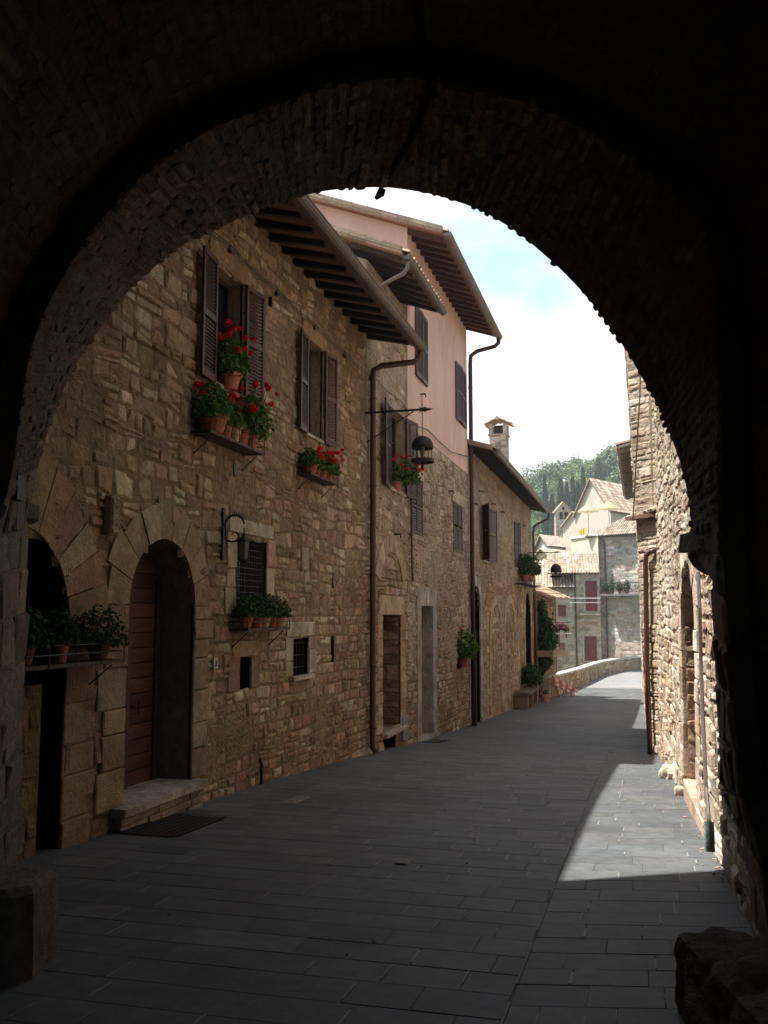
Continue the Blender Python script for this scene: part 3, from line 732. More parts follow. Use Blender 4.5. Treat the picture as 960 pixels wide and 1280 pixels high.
# ================================================================== LEFT BUILDINGS
LX = -5.25
L = Frame((LX, 0, 0), (0, 1, 0), (1, 0, 0))
TAN = [(.38, .285, .185), (.42, .33, .22), (.32, .235, .16), (.47, .385, .275), (.38, .255, .18), (.28, .21, .15), (.40, .305, .185), (.34, .245, .17), (.50, .42, .30)]
TANP = TAN+[(.37, .22, .16), (.42, .28, .21), (.34, .20, .15)]
PALE = [(.46, .39, .30), (.42, .34, .26), (.50, .44, .36), (.38, .30, .23), (.44, .33, .27), (.36, .28, .21), (.41, .31, .25)]
BUFF = [(.40, .32, .23), (.36, .29, .21), (.43, .35, .26), (.33, .26, .19)]
DRESS = [(.33, .245, .155), (.30, .22, .14), (.35, .27, .18), (.30, .205, .14)]
GREYD = [(.40, .37, .34), (.37, .345, .32)]
DARK = (.05, .04, .032)
def low(u): return G(u)
def side_walls(mb, Y0, Y1, ztop, xb, col, slope=.4, Xe=-4.2):
    """end walls (with rake) and back wall of a left-hand building"""
    for y, s in ((Y0, 1), (Y1, -1)):
        y += .01*s
        mb.add([(LX, y, -5), (xb, y, -5), (xb, y, ztop), ((LX+xb)/2, y, ztop+slope*(LX-xb)/2), (LX, y, ztop)], [(0, 1, 2, 3, 4)], col)
    mb.quad((xb, Y0, -5), (xb, Y1, -5), (xb, Y1, ztop), (xb, Y0, ztop), col)

# ---------------- house 1 : tan rubble house beside the arch
h1 = empty('stone_house', (LX, 11.5, G(11.5)), 'tan rubble stone house with flowered windows, nearest on the left of the street', 'house')
opA = ('r', 10.60, 11.50, 3.02, 4.62); opB = ('r', 14.03, 14.88, 3.02, 4.62)
door1 = ('a', 8.72, 10.24, -1.95, .12); arch0 = ('a', 6.05, 7.66, -2.5, -.02, .82)
winC = ('r', 11.42, 12.48, .02, 1.12); slot = ('r', 11.60, 11.95, -1.0, -.56); winD = ('r', 13.56, 14.28, -.93, -.33); slot2 = ('r', 15.45, 15.62, -.85, -.42)
hole = ('r', 12.42, 12.56, 4.60, 4.86)
OPS1 = [opA, opB, door1, arch0, winC, slot, winD, slot2, hole]
def pal1(u, v, rng):
    if v < -1.0 and u > 10.5: return TANP+[(.40, .25, .18), (.38, .21, .15)]
    if u < 10.6 and v < 0: return DRESS+TAN[:3]
    return TAN if v > 1 else TANP
mb = MB()
def split_mason(a, b, z0, z1, seed, rh, sl, **kw):
    masonry(mb, L, a, b, z0, z1, ops=OPS1, rh=rh, sl=sl, palfn=pal1, seed=seed, low=low, **kw)
split_mason(4.0, 10.55, -2.9, .9, 11, (.22, .34), (.3, .62), split=.2, prot=(.010, .026), mz=.006)
split_mason(10.55, 17.6, -2.9, .0, 12, (.13, .22), (.14, .38), split=.25, prot=(.014, .040), mz=.012)
split_mason(10.55, 17.6, .0, .9, 16, (.14, .24), (.16, .44), split=.3, prot=(.012, .03), mz=.010)
split_mason(4.0, 17.6, .9, 3.0, 13, (.14, .25), (.14, .42), split=.4, prot=(.013, .036), amp=.045, mz=.013)
split_mason(4.0, 17.6, 3.0, 5.95, 14, (.14, .26), (.14, .44), split=.45, prot=(.015, .044), amp=.05, mz=.015)
side_walls(mb, 4.0, 17.6, 5.95, -12.6, (.33, .26, .19))
mb.build('wall', M['stone'], h1)
rng = random.Random(41)
# dressed surrounds
mb = MB(); arch_surround(mb, L, 8.72, 10.24, -1.95, .12, .44, DRESS, rng, n=9, d=.045, jambw=.34)
mb.build('door_surround', M['cutstone'], h1)
mb = MB(); arch_surround(mb, L, 6.05, 7.66, -2.3, -.02, .62, DRESS, rng, n=13, d=.034, rise=.82, jambw=.34); mb.build('arch_surround', M['cutstone'], h1)
mb = MB()
rect_surround(mb, L, *opA[1:3], *opA[3:5], .22, DRESS, rng, lintel=.30, d=.04); mb.build('window_surround', M['cutstone'], h1); mb = MB()
rect_surround(mb, L, *opB[1:3], *opB[3:5], .20, DRESS, rng, lintel=.28, d=.04)
mb.build('window_surround', M['cutstone'], h1)
mb = MB()
rect_surround(mb, L, *winC[1:3], *winC[3:5], .26, [(.42, .35, .26), (.38, .3, .21)], rng, lintel=.2, d=.035); mb.build('window_surround', M['cutstone'], h1); mb = MB()
rect_surround(mb, L, *slot[1:3], *slot[3:5], .26, DRESS, rng, lintel=.22, d=.04); mb.build('window_surround', M['cutstone'], h1); mb = MB()
rect_surround(mb, L, *winD[1:3], *winD[3:5], .30, [(.47, .40, .30), (.42, .34, .25)], rng, lintel=.24, d=.045)
mb.build('window_surround', M['cutstone'], h1)
mb = MB()
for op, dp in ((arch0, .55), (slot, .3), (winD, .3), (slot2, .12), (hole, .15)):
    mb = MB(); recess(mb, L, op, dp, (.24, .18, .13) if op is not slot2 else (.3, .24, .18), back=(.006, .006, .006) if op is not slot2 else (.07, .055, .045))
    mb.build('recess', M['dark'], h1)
# windows with open shutters
for op, ws, lab in ((opA, .50, 0), (opB, .47, 1)):
    w = window(h1, L, *op[1:5])
    shutter(w, L, op[1]-.01, 1, ws, op[3]-.04, op[4], PI-.10, col=SH, rng=rng)
    shutter(w, L, op[2]+.01, -1, ws, op[3]-.04, op[4], PI-.13, col=SH, rng=rng)
wC = window(h1, L, *winC[1:5], depth=.35, jamb=(.16, .12, .09), sill=(.3, .25, .2)); 
mb = MB()   # forged lattice
u0, u1, v0, v1 = winC[1:5]
k = u0+.04
while k < u1: mb.tube([L.P(k, v0, -.03), L.P(k, v1, -.03)], .007, 5); k += .085
k = v0+.05
while k < v1: mb.tube([L.P(u0, k, -.03), L.P(u1, k, -.03)], .006, 5); k += .085
mb.build('grille', M['iron'], wC)
mb = MB()
u0, u1, v0, v1 = winD[1:5]
for k in range(5): a = u0+.07+k*(u1-u0-.14)/4; mb.tube([L.P(a, v0, -.05), L.P(a, v1, -.05)], .010, 6)
for k in range(3): a = v0+.12+k*.19; mb.tube([L.P(u0, a, -.05), L.P(u1, a, -.05)], .008, 6)
mb.build('grille', M['iron'], h1)
mb = MB(); mb.fbox(L, winD[1]-.10, winD[2]+.10, winD[3]-.07, winD[3]-.003, -.02, .10, (.5, .44, .36)); mb.build('sill', M['cutstone'], h1)
# arched door
mb = MB(); pl = recess(mb, L, door1, .52, (.19, .14, .10)); mb.build('door_reveal', M['cutstone'], h1)
mb = MB(); u0, u1, v0, vs = door1[1:5]; r = (u1-u0)/2; c = (u0+u1)/2; v = v0; DW = [(.085, .038, .024), (.105, .045, .028), (.07, .032, .022)]
def halfw(z): return r if z <= vs else r*math.sqrt(max(0, 1-((z-vs)/r)**2))
while v < vs+r-.04:
    h = .175; t = min(v+h, vs+r-.02); w0 = halfw(v)-.005; w1 = halfw(t)-.005; col = vary(rng.choice(DW), rng, .25)
    g = .010
    for (x0a, x0b, x1a, x1b) in ((-w0, -w1, -.012, -.012), (.012, .012, w0, w1)):
        P = L.P
        mb.hexa([P(c+x0a, v+g, -.44), P(c+x1a, v+g, -.44), P(c+x1a, v+g, -.51), P(c+x0a, v+g, -.51), P(c+x0b, t, -.44+.012), P(c+x1b, t, -.44+.012), P(c+x1b, t, -.51), P(c+x0b, t, -.51)], col)
    v += h
for s in (-1, 1): mb.fbox(L, c+s*(r-.09)-.05, c+s*(r-.09)+.05, v0+.01, vs+.3, -.44, -.405, (.06, .03, .02))
mb.fbox(L, c-.045, c+.045, v0+.01, vs+r-.06, -.43, -.395, (.075, .036, .024))
dr = mb.build('door', M['doorwood'], h1)
mb = MB(); mb.lathe(L.P(c+.14, -1.05, -.40), [(.001, 0), (.03, .0), (.03, .03), (.001, .03)], 10); mb.tube([L.P(c+.14, -.98, -.40), L.P(c+.19, -.98, -.36), L.P(c+.19, -1.12, -.36), L.P(c+.14, -1.12, -.40)], .009, 6); mb.build('handle', M['iron'], dr)
mb = MB(); block(mb, L, 8.50, 10.36, -2.03, -1.94, -.5, .20, (.42, .37, .31), rng, .01)
vv = -2.035
for k in range(3):
    x = 8.52
    while x < 10.3:
        w = rng.uniform(.2, .45); xe = min(x+w, 10.34); block(mb, L, x+.004, xe-.004, vv-.085, vv-.005, -.3, .13+rng.uniform(-.01, .02), vary((.34, .27, .2), rng), rng, .008); x = xe
    vv -= .088
mb.build('door_step', M['cutstone'], h1)
# shop arch infill under the left opening (wall and a narrow black doorway)
mb = MB(); masonry(mb, Frame((LX-.04, 0, 0), (0, 1, 0), (1, 0, 0)), 6.05, 7.40, -2.4, -.62, rh=(.2, .32), sl=(.25, .5), pal=DRESS, seed=31, low=low)
mb.build('counter_wall', M['stone'], h1)
mb = MB(); mb.fbox(L, 7.41, 7.64, -2.35, -.6, -.5, -.3, (.02, .016, .013)); mb.build('side_door', M['doorwood'], h1)
mb = MB()
for k in range(12): a = 6.1+k*.14; mb.tube([L.P(a, -.6, -.2), L.P(a, -.02+.82*math.sqrt(max(0, 1-((a-6.855)/.805)**2)), -.2)], .008, 5)
for k in range(9): a = -.5+k*.14; mb.tube([L.P(6.1, a, -.2), L.P(7.62, a, -.2)], .007, 5) if a < .2 else None
mb.build('grille', M['iron'], h1)
roof_left(h1, 4.2, 17.55, -4.28, 5.50, .27, -9.2, rng, spacing=.5)
gutter(h1, 4.2, 17.95, -4.17, 5.49, r=.115, col=(.085, .06, .047))
yy = 17.72
pipe(h1, [(-4.19, 17.9, 5.42), (-4.19, 17.9, 5.28), (-4.30, 17.88, 5.17), (-4.95, yy+.02, 5.10), (-5.12, yy, 5.02), (-5.13, yy, 4.85), (-5.13, yy, 1.0), (-5.13, yy, -1.0), (-5.13, yy, G(yy)+.12), (-5.05, yy, G(yy)+.04)], .062, clips=[(-5.13, yy, z) for z in (4.4, 2.6, .8, -1.0, -2.2)])

# reliefs and small things fixed to the wall
def relief(u0, u1, v0, v1, d, col, label, seed, cat='stone plaque'):
    rg = random.Random(seed); mb = MB(); mb.fbox(L, u0, u1, v0, v1, -.02, d*.75, vary(col, rg))
    nu, nv = 9, 14; V = []
    for j in range(nv+1):
        for i in range(nu+1):
            a = i/nu; b = j/nv; e = min(a, 1-a, b, 1-b); hgt = d*.76+(.012+.03*abs(mnoise.noise(Vector((a*3+seed, b*5, 0)))) if e > .06 else (.0 if e > 0 else 0))
            V.append(L.P(u0+(u1-u0)*a, v0+(v1-v0)*b, hgt))
    mb.add(V, [(j*(nu+1)+i, j*(nu+1)+i+1, (j+1)*(nu+1)+i+1, (j+1)*(nu+1)+i) for j in range(nv) for i in range(nu)], col)
    return thing(mb, 'stone_plaque', M['cutstone'], label, cat, L.P((u0+u1)/2, v0, 0))
relief(8.20, 8.36, .82, 1.22, .14, (.34, .27, .19), 'thin carved stone plaque standing proud of the wall above the arched door', 5)
relief(13.86, 14.16, .72, 1.10, .07, (.36, .29, .21), 'carved stone plaque right of the grilled window', 6)
mb = MB(); mb.lathe((0, 0, 0), [(.001, 0), (.085, 0), (.085, .025), (.07, .03), (.001, .03)], 18, (.12, .11, .09))
mb.v = [L.P(15.55+v.x*.75, .62+v.y*1.6, v.z+.01) for v in mb.v]; thing(mb, 'wall_disc', M['grey'], 'small grey oval disc on the wall near the downpipe', 'wall disc', L.P(15.55, .62, 0))
mb = MB(); mb.lathe((0, 0, 0), [(.001, 0), (.1, 0), (.1, .02), (.001, .02)], 18, (.08, .07, .06))
mb.v = [L.P(11.35+v.x*.6, 1.98+v.y*1.1, v.z+.01) for v in mb.v]; thing(mb, 'wall_disc', M['grey'], 'small dark oval disc under the end of the larger flower shelf', 'wall disc', L.P(11.35, 1.98, 0))
# house number tile
mb = MB(); u, v = L.uv(265, 829); mb.fbox(L, u-.055, u+.055, v-.07, v+.07, .03, .055, (.55, .52, .46))
mb.tube([L.P(u+.018*math.sin(a)*(1 if a < PI*2 else 1), v-.022+.02*math.cos(a), .058) for a in np.linspace(0, 2*PI, 12)], .004, 4, (.03, .03, .05)); mb.tube([L.P(u+.014*math.sin(a), v+.014+.016*math.cos(a), .058) for a in np.linspace(0, 2*PI, 12)], .004, 4, (.03, .03, .05))
thing(mb, 'house_number', M['cutstone'], 'small pale house number tile beside the arched door', 'house number', L.P(u, v, .03))
# paired cables with insulator knobs under the eaves
mb = MB()
for dv, dd in ((0, .07), (-.06, .085)):
    pts = []
    for k in range(60):
        t = k/59; u = 7.6+t*(17.7-7.6); s = (t*6) % 1; pts.append(L.P(u, 5.02+dv-.05*math.sin(PI*s)-t*.10, dd))
    mb.tube(pts, .008, 5, (.06, .05, .045))
for k in range(7): u = 7.6+k/6*10.1; mb.lathe(L.P(u, 4.95-k/6*.1, .06), [(.001, -.05), (.035, -.045), (.03, 0), (.035, .045), (.001, .05)], 8, (.08, .06, .05))
thing(mb, 'electric_cable', M['copper'], 'pair of old cables on knobs running under the eaves of the nearest house', 'cable', L.P(12, 4.9, .05))
mb = MB(); u, v = L.uv(322, 967); mb.tube([L.P(u, v-.14, .06), L.P(u, v+.14, .06), L.P(u+.03, v+.2, .02)], .022, 8, (.03, .03, .03))
thing(mb, 'pipe_stub', M['iron'], 'short black pipe stub at the wall base under the small barred opening', 'pipe stub', L.P(u, v, .05))

# flower shelves
def flower_shelf(u0, u1, v, dep, label, rail=.16, col=(.05, .03, .025), thick=.035, x0=LX):
    fr = Frame((x0, 0, 0), (0, 1, 0), (1, 0, 0)); t = empty('flower_shelf', fr.P((u0+u1)/2, v, .05), label, 'flower shelf', 'iron flower shelves on the left walls')
    mb = MB(); mb.fbox(fr, u0, u1, v-thick, v, .03, dep, col); mb.build('shelf_board', M['wood'], t)
    mb = MB()
    for vv in (v+rail*.5, v+rail): mb.tube([fr.P(u0, vv, .03), fr.P(u0, vv, dep), fr.P(u1, vv, dep), fr.P(u1, vv, .03)], .006, 5)
    n = max(2, int((u1-u0)/.4))
    for k in range(n+1): a = u0+(u1-u0)*k/n; mb.tube([fr.P(a, v-thick, dep), fr.P(a, v+rail, dep)], .006, 5)
    mb.build('rail', M['iron'], t)
    for a in (u0+.12, u1-.12):
        mb = MB(); mb.tube([fr.P(a, v-.26, .02), fr.P(a, v-thick-.012, dep*.85), fr.P(a, v-thick-.012, .02)], .009, 5); mb.build('bracket', M['iron'], t)
    return t
flower_shelf(10.02, 11.68, 2.25, .30, 'longer brown shelf of red geraniums below the nearest upper window')
flower_shelf(13.62, 14.98, 2.28, .28, 'shorter brown shelf of red geraniums below the second upper window')
flower_shelf(11.22, 12.72, -.16, .30, 'dark shelf of green herbs below the grilled window')
flower_shelf(6.15, 8.15, -.42, .34, 'dark shelf of bushy plants at the shop arch')
GP = 'red geraniums on the wall shelves'
RD = [(.42, .17, .10), (.36, .13, .08), (.45, .20, .12)]
potted((LX+.20, 10.27, 2.25), 'wide low pot of dark green geranium at the near end of the longer shelf', r=.19, h=.22, fol=(.19, .32, .2), red=3, group=GP, n=420, pcol=(.36, .13, .08), hang=.15)
potted((LX+.18, 10.63, 2.25), 'terracotta pot of bright green leaves second on the longer shelf', r=.12, h=.23, fol=(.15, .17, .14), red=2, group=GP, pcol=(.40, .16, .10))
potted((LX+.18, 10.92, 2.25), 'pale ochre pot with yellow-green leaves on the longer shelf', r=.115, h=.25, fol=(.13, .14, .15), red=1, group=GP, pcol=(.50, .33, .18), pal=[(.13, .20, .03), (.10, .17, .03), (.16, .22, .05)])
potted((LX+.18, 11.18, 2.25), 'narrow red pot with a small geranium between ochre pot and trailing one', r=.11, h=.23, fol=(.14, .15, .16), red=4, group=GP, pcol=(.42, .13, .09))
potted((LX+.18, 11.46, 2.25), 'trailing geranium full of red blooms at the far end of the longer shelf', r=.12, h=.22, fol=(.26, .32, .28), red=12, group=GP, n=480, hang=.15)
potted((LX+.08, 10.98, 2.98), 'large terracotta pot of geranium on the sill of the nearest window', r=.16, h=.22, fol=(.20, .34, .26), red=10, group=GP, n=480, pcol=(.46, .20, .13), hang=.15, spread=.9)
potted((LX+.17, 13.86, 2.28), 'wide pot of dark leaves at the near end of the shorter shelf', r=.14, h=.16, fol=(.16, .24, .13), red=1, group=GP, n=330, pcol=(.38, .14, .09))
potted((LX+.17, 14.18, 2.28), 'small pot of leaves second on the shorter shelf', r=.09, h=.16, fol=(.14, .16, .13), red=3, group=GP)
potted((LX+.17, 14.46, 2.28), 'geranium pot with a cluster of red blooms on the shorter shelf', r=.10, h=.17, fol=(.17, .18, .15), red=6, group=GP)
potted((LX+.17, 14.76, 2.28), 'geranium leaning outwards at the far end of the shorter shelf', r=.10, h=.16, fol=(.2, .22, .17), red=6, group=GP, n=300, hang=.15)
GH = 'green herb pots on the low dark shelves'
HB = [(.035, .085, .02), (.05, .11, .025), (.03, .07, .018)]
for k, (y, lb, pc) in enumerate([(11.42, 'reddish herb pot at the near end of the herb shelf', (.38, .14, .09)), (11.78, 'second herb pot from the arched door on the herb shelf', (.33, .13, .09)), (12.02, 'pale clay herb pot in the middle of the herb shelf', (.45, .36, .26)), (12.28, 'fourth herb pot with tall leaves on the herb shelf', (.40, .16, .10)), (12.56, 'herb pot at the far end of the herb shelf', (.42, .24, .16))]):
    potted((LX+.18, y, -.16), lb, r=.11, h=.18, fol=(.17, .19, .14), red=0, group=GH, name='potted_herb', pal=HB, pcol=pc, n=260, size=.045)
potted((LX+.2, 6.75, -.42), 'bushy plant in a dark pot at the near end of the shop arch shelf', r=.13, h=.2, fol=(.17, .32, .15), red=0, group=GH, name='potted_herb', pal=HB, n=520, pcol=(.2, .09, .06))
potted((LX+.2, 7.28, -.42), 'orange clay pot standing in the middle of the shop arch shelf', r=.10, h=.22, fol=(.15, .2, .13), red=0, group=GH, name='potted_herb', pal=HB, n=260, pcol=(.5, .2, .12))
potted((LX+.2, 7.92, -.42), 'wide feathery plant spilling from the far end of the shop arch shelf', r=.12, h=.16, fol=(.2, .34, .18), red=0, group=GH, name='potted_herb', pal=HB, n=650, size=.035, pcol=(.2, .09, .06), hang=.15)

# wall lantern on a scrolled bracket
def scroll_lantern():
    y0 = L.uv(276, 650)[0]; t = empty('wall_lantern', L.P(y0, 1.0, .04), 'small black lantern on a thorny scrolled bracket beside the grilled window', 'lantern')
    X = lambda d, z: (LX+.04+d, y0, z)
    mb = MB(); mb.box(LX+.02, LX+.05, y0-.03, y0+.03, .72, 1.40); mb.build('back_plate', M['iron'], t)
    mb = MB(); cxx, cz, R = .16, 1.17, .135; pts = []
    for k in range(8): a = PI*1.25-k*.18; rr = .05+k*.012
    arc = [X(cxx-R*math.cos(a)*1.0, cz+R*math.sin(a)) for a in np.linspace(-.35, PI-.15, 20)]
    low_ = [X(.145+.115*math.cos(a)*(1-(a-3.3)/7.5), 1.04+.10*math.sin(a)*(1-(a-3.3)/7.5)) for a in np.linspace(3.3, 9.6, 26)]; arc = [q for q in arc if q[0] > LX+.1 or q[2] > 1.12]
    mb.tube([*low_[::-1], *arc], [.007]*10+[.012]*(len(low_)+len(arc)-10), 6)
    for a in np.linspace(.5, PI-.5, 11):
        b = Vector(X(cxx-R*math.cos(a), cz+R*math.sin(a))); e = b+Vector((-.028*math.cos(a-.5), 0, .05*math.sin(a-.3)+.01)); mb.tube([b, e], [.012, .002], 5)
    mb.build('bracket', M['iron'], t)
    lx, lz = LX+.04+cxx+R*.99, 1.12; mb = MB()
    for k in range(3): mb.lathe((lx, y0, lz-.03*k), [(.012, -.012), (.014, 0), (.012, .012)], 6)
    mb.build('chain', M['iron'], t)
    b = lz-.10; mb = MB(); mb.lathe((lx, y0, b), [(.001, .05), (.02, .05), (.022, .02), (.035, .0), (.108, -.055), (.112, -.065), (.08, -.065)], 6); 
    mb.lathe((lx, y0, b-.31), [(.001, -.03), (.03, -.02), (.066, 0), (.066, .018), (.001, .018)], 6)
    for k in range(6):
        a = 2*PI*k/6; mb.tube([(lx+.09*math.cos(a), y0+.09*math.sin(a), b-.06), (lx+.062*math.cos(a), y0+.062*math.sin(a), b-.3)], .007, 4)
    mb.build('lantern_frame', M['iron'], t)
    mb = MB(); mb.lathe((lx, y0, b-.29), [(.058, 0), (.084, .225)], 6, cap=False); mb.build('lamp_glass', M['lampglass'], t)
scroll_lantern()
# bead chain hanging left of the grilled window
mb = MB()
u = 11.36
for q in range(2):
    for k in range(28): mb.lathe(L.P(u+q*.07, 1.0-k*.034, .07), [(.001, -.012), (.011, 0), (.001, .012)], 5, (.22, .2, .16))
thing(mb, 'bead_chain', M['grey'], 'thin pale chain hanging beside the grilled window', 'chain', L.P(u, 1.0, .07))

# ---------------- house 2 : row house with the hanging cage lantern
h2 = empty('stone_row_house', (LX, 19.3, G(19.3)), 'narrow stone house with an old doorway just beyond the tall brown downpipe', 'house')
winE = ('r', 19.28, 20.72, 2.82, 4.62); oldd = ('r', 18.76, 20.30, -2.42, .02); vent2 = ('r', 18.85, 19.9, -2.95, -2.55)
mb = MB(); masonry(mb, L, 17.6, 20.98, -3.3, 1.0, ops=[oldd, vent2], rh=(.14, .24), sl=(.16, .42), pal=TANP+PALE[:3], seed=51, low=low, prot=(.015, .045))
masonry(mb, L, 17.6, 20.98, 1.0, 7.35, ops=[winE], rh=(.12, .21), sl=(.12, .34), pal=PALE+TAN[:4], seed=52, prot=(.015, .042), split=.4, mz=.015, amp=.045, mort=(.36, .30, .235))
side_walls(mb, 17.6, 20.98, 7.35, -12.6, (.36, .3, .22)); mb.build('wall', M['stone'], h2)
mb = MB(); rect_surround(mb, L, *oldd[1:5], .34, [(.44, .36, .24), (.4, .3, .2), (.42, .26, .18)], rng, lintel=.42, d=.045, uneven=.14); mb.build('door_surround', M['cutstone'], h2)
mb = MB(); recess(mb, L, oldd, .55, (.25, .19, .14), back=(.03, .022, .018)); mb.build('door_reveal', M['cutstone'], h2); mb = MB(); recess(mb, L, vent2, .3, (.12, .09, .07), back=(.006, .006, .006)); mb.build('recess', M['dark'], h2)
mb = MB(); masonry(mb, Frame((LX, oldd[2]-.012, 0), (-1, 0, 0), (0, -1, 0)), .03, .5, -2.4, .0, rh=(.2, .34), sl=(.25, .5), pal=[(.3, .22, .15), (.26, .19, .13), (.33, .24, .17)], seed=57, prot=(.008, .02), mort=(.2, .15, .1)); mb.build('door_jamb', M['stone'], h2)
mb = MB()
for k in range(6): a = oldd[1]+.05+k*.235; mb.fbox(L, a, a+.225, oldd[3]+.02, oldd[4]-.03, -.54, -.49, vary((.045, .03, .022), rng, .3))
mb.build('door', M['doorwood'], h2)
mb = MB(); block(mb, L, 18.7, 20.5, -2.52, -2.43, -.4, .16, (.42, .36, .28), rng); mb.build('door_step', M['cutstone'], h2)
w = window(h2, L, *winE[1:5], bars=2, jamb=(.36, .3, .24)); shutter(w, L, winE[1]-.01, 1, .72, winE[3]-.05, winE[4]+.02, PI-.12); shutter(w, L, winE[2]+.01, -1, .68, winE[3]-.05, winE[4]+.02, PI-.16)
mb = MB(); 
mb.fbox(L, winE[1]-.1, winE[2]+.1, winE[4]+.03, winE[4]+.22, -.02, .03, (.40, .33, .25)); mb.build('lintel', M['cutstone'], h2)
mb = MB(); n_ = 7    # blocked arch ghost over the old door
for k in range(n_):
    a0 = PI*(.12+.76*k/n_); a1 = PI*(.12+.76*(k+1)/n_)-.02; c = 19.5
    q = [(c-math.cos(a)*rr, .35+math.sin(a)*rr) for rr in (1.05, 1.45) for a in (a0, a1)]
    q = [q[0], q[1], q[3], q[2]]; mb.add([L.P(*p, .05) for p in q]+[L.P(*p, -.01) for p in q], [(0, 1, 2, 3), (0, 4, 5, 1), (1, 5, 6, 2), (2, 6, 7, 3), (3, 7, 4, 0)], vary((.44, .35, .24), rng))
mb.build('relieving_arch', M['cutstone'], h2)
mb = MB(); a, v = L.uv(503, 912); mb.fbox(L, a-.2, a+.25, v-.22, v+.28, .02, .07, (.20, .22, .25)); mb.build('meter_door', M['grey'], h2)
roof_left(h2, 17.55, 20.9, -4.42, 7.27, .42, -9, rng, spacing=.42, verge=.18, board=(.24, .17, .115), rcol=(.04, .028, .02))
gutter(h2, 17.35, 21.0, -4.33, 7.24, r=.085, col=(.10, .085, .075))
pipe(h2, [(-4.33, 17.45, 7.17), (-4.33, 17.45, 7.02), (-4.42, 17.45, 6.9), (-4.62, 17.45, 6.82), (-5.0, 17.5, 6.66), (-5.14, 17.62, 6.5), (-5.14, 17.62, 5.9)], .045, col=(.16, .13, .12))
potted((LX+.02, 19.98, 2.82), 'red geranium on the sill between shutters beyond the downpipe', r=.13, h=.2, fol=(.34, .26, .26), red=12, group='red geraniums on the far sills', n=330, hang=.15, size=.06, lean=(.2, .1))
# cable drop at the edge of the pink house
# ---------------- house 3 : pink upper floor
h3 = empty('pink_house', (LX, 25, G(25)), 'tall house with pink plastered upper floors over pale rubble stone', 'house')
winF = ('r', 21.3, 22.55, 1.98, 3.38); winG = ('r', 26.55, 28.0, 1.88, 3.36); d2 = ('r', 22.25, 23.58, -2.98, .25); winH = ('r', 27.05, 27.85, -1.5, -.66)
PK0 = 4.55; winJ = ('r', 21.72, 23.02, 5.95, 7.75); winK = ('r', 26.95, 28.65, 5.95, 7.75)
mb = MB(); masonry(mb, L, 20.98, 29.0, -3.8, -1.4, ops=[d2, winH], rh=(.14, .24), sl=(.16, .42), pal=TANP+PALE[:4], seed=61, low=low, prot=(.015, .045), lod=0)
masonry(mb, L, 20.98, 29.0, -1.4, PK0, ops=[winF, winG, d2, winH], rh=(.12, .21), sl=(.12, .34), pal=PALE, seed=62, prot=(.015, .045), split=.4, mort=(.38, .32, .25), amp=.045, mz=.014)
mb.build('wall', M['stone'], h3)
mb = MB(); PX = .035
def plaster_wall(mb, fr, u0, u1, v0, v1, ops, d, col):
    us = sorted({u0, u1}|{o[1] for o in ops}|{o[2] for o in ops}); vs = sorted({v0, v1}|{o[3] for o in ops}|{o[4] for o in ops})
    for a, b in zip(us[:-1], us[1:]):
        for c, e in zip(vs[:-1], vs[1:]):
            if any(o[1] <= a and b <= o[2] and o[3] <= c and e <= o[4] for o in ops): continue
            mb.quad(fr.P(a, c, d), fr.P(b, c, d), fr.P(b, e, d), fr.P(a, e, d), col)
plaster_wall(mb, L, 20.99, 29.0, PK0, 9.5, [winJ, winK], PX, (1, 1, 1))
mb.quad(L.P(20.99, PK0, -.02), L.P(29.0, PK0, -.02), L.P(29.0, PK0, PX), L.P(20.99, PK0, PX))
for y, s in ((20.99, 1), (29.0, -1)):
    mb.add([(LX+PX, y, PK0), (-12.6, y, PK0), (-12.6, y, 9.5), (-8.9, y, 10.95), (LX+PX, y, 9.5)], [(0, 1, 2, 3, 4)])
mb.quad((-12.6, 20.99, -5), (-12.6, 29, -5), (-12.6, 29, 9.5), (-12.6, 20.99, 9.5))
mb.quad((LX, 28.99, -5), (-12.6, 28.99, -5), (-12.6, 28.99, PK0), (LX, 28.99, PK0))
mb.build('pink_wall', M['pink'], h3)
mb = MB(); mb.fbox(L, d2[1]-.42, d2[1]-.003, d2[3], d2[4], -.03, .06, (.40, .37, .34)); mb.fbox(L, d2[2]+.003, d2[2]+.42, d2[3], d2[4], -.03, .06, (.40, .37, .34)); mb.fbox(L, d2[1]-.42, d2[2]+.42, d2[4]+.003, d2[4]+.48, -.03, .062, (.41, .38, .35))
mb.fbox(L, d2[1]-.42, d2[2]+.42, d2[3]-.1, d2[3]-.003, -.4, .12, (.33, .31, .28)); mb.build('door_surround', M['cutstone'], h3)
mb = MB(); recess(mb, L, d2, .6, (.36, .32, .28), back=(.02, .015, .012)); mb.build('door_reveal', M['cutstone'], h3)
mb = MB(); mb.fbox(L, d2[1]+.02, d2[2]-.02, d2[3]+.01, d2[4]-.5, -.59, -.53, (.16, .055, .028))
for k in range(3): mb.fbox(L, d2[1]+.2, d2[2]-.2, d2[3]+.25+k*.85, d2[3]+.9+k*.85, -.54, -.515, (.13, .045, .024))
dr = mb.build('door', M['doorwood'], h3); mb = MB(); mb.lathe(L.P(d2[1]+.25, -1.5, -.5), [(.001, -.03), (.03, 0), (.001, .03)], 8); mb.build('handle', M['iron'], dr)
mb = MB(); u, v = L.uv(531, 748); mb.fbox(L, u-.09, u+.09, v-.16, v+.16, .06, .09, (.6, .58, .54)); mb.build('number_plate', M['cutstone'], h3)
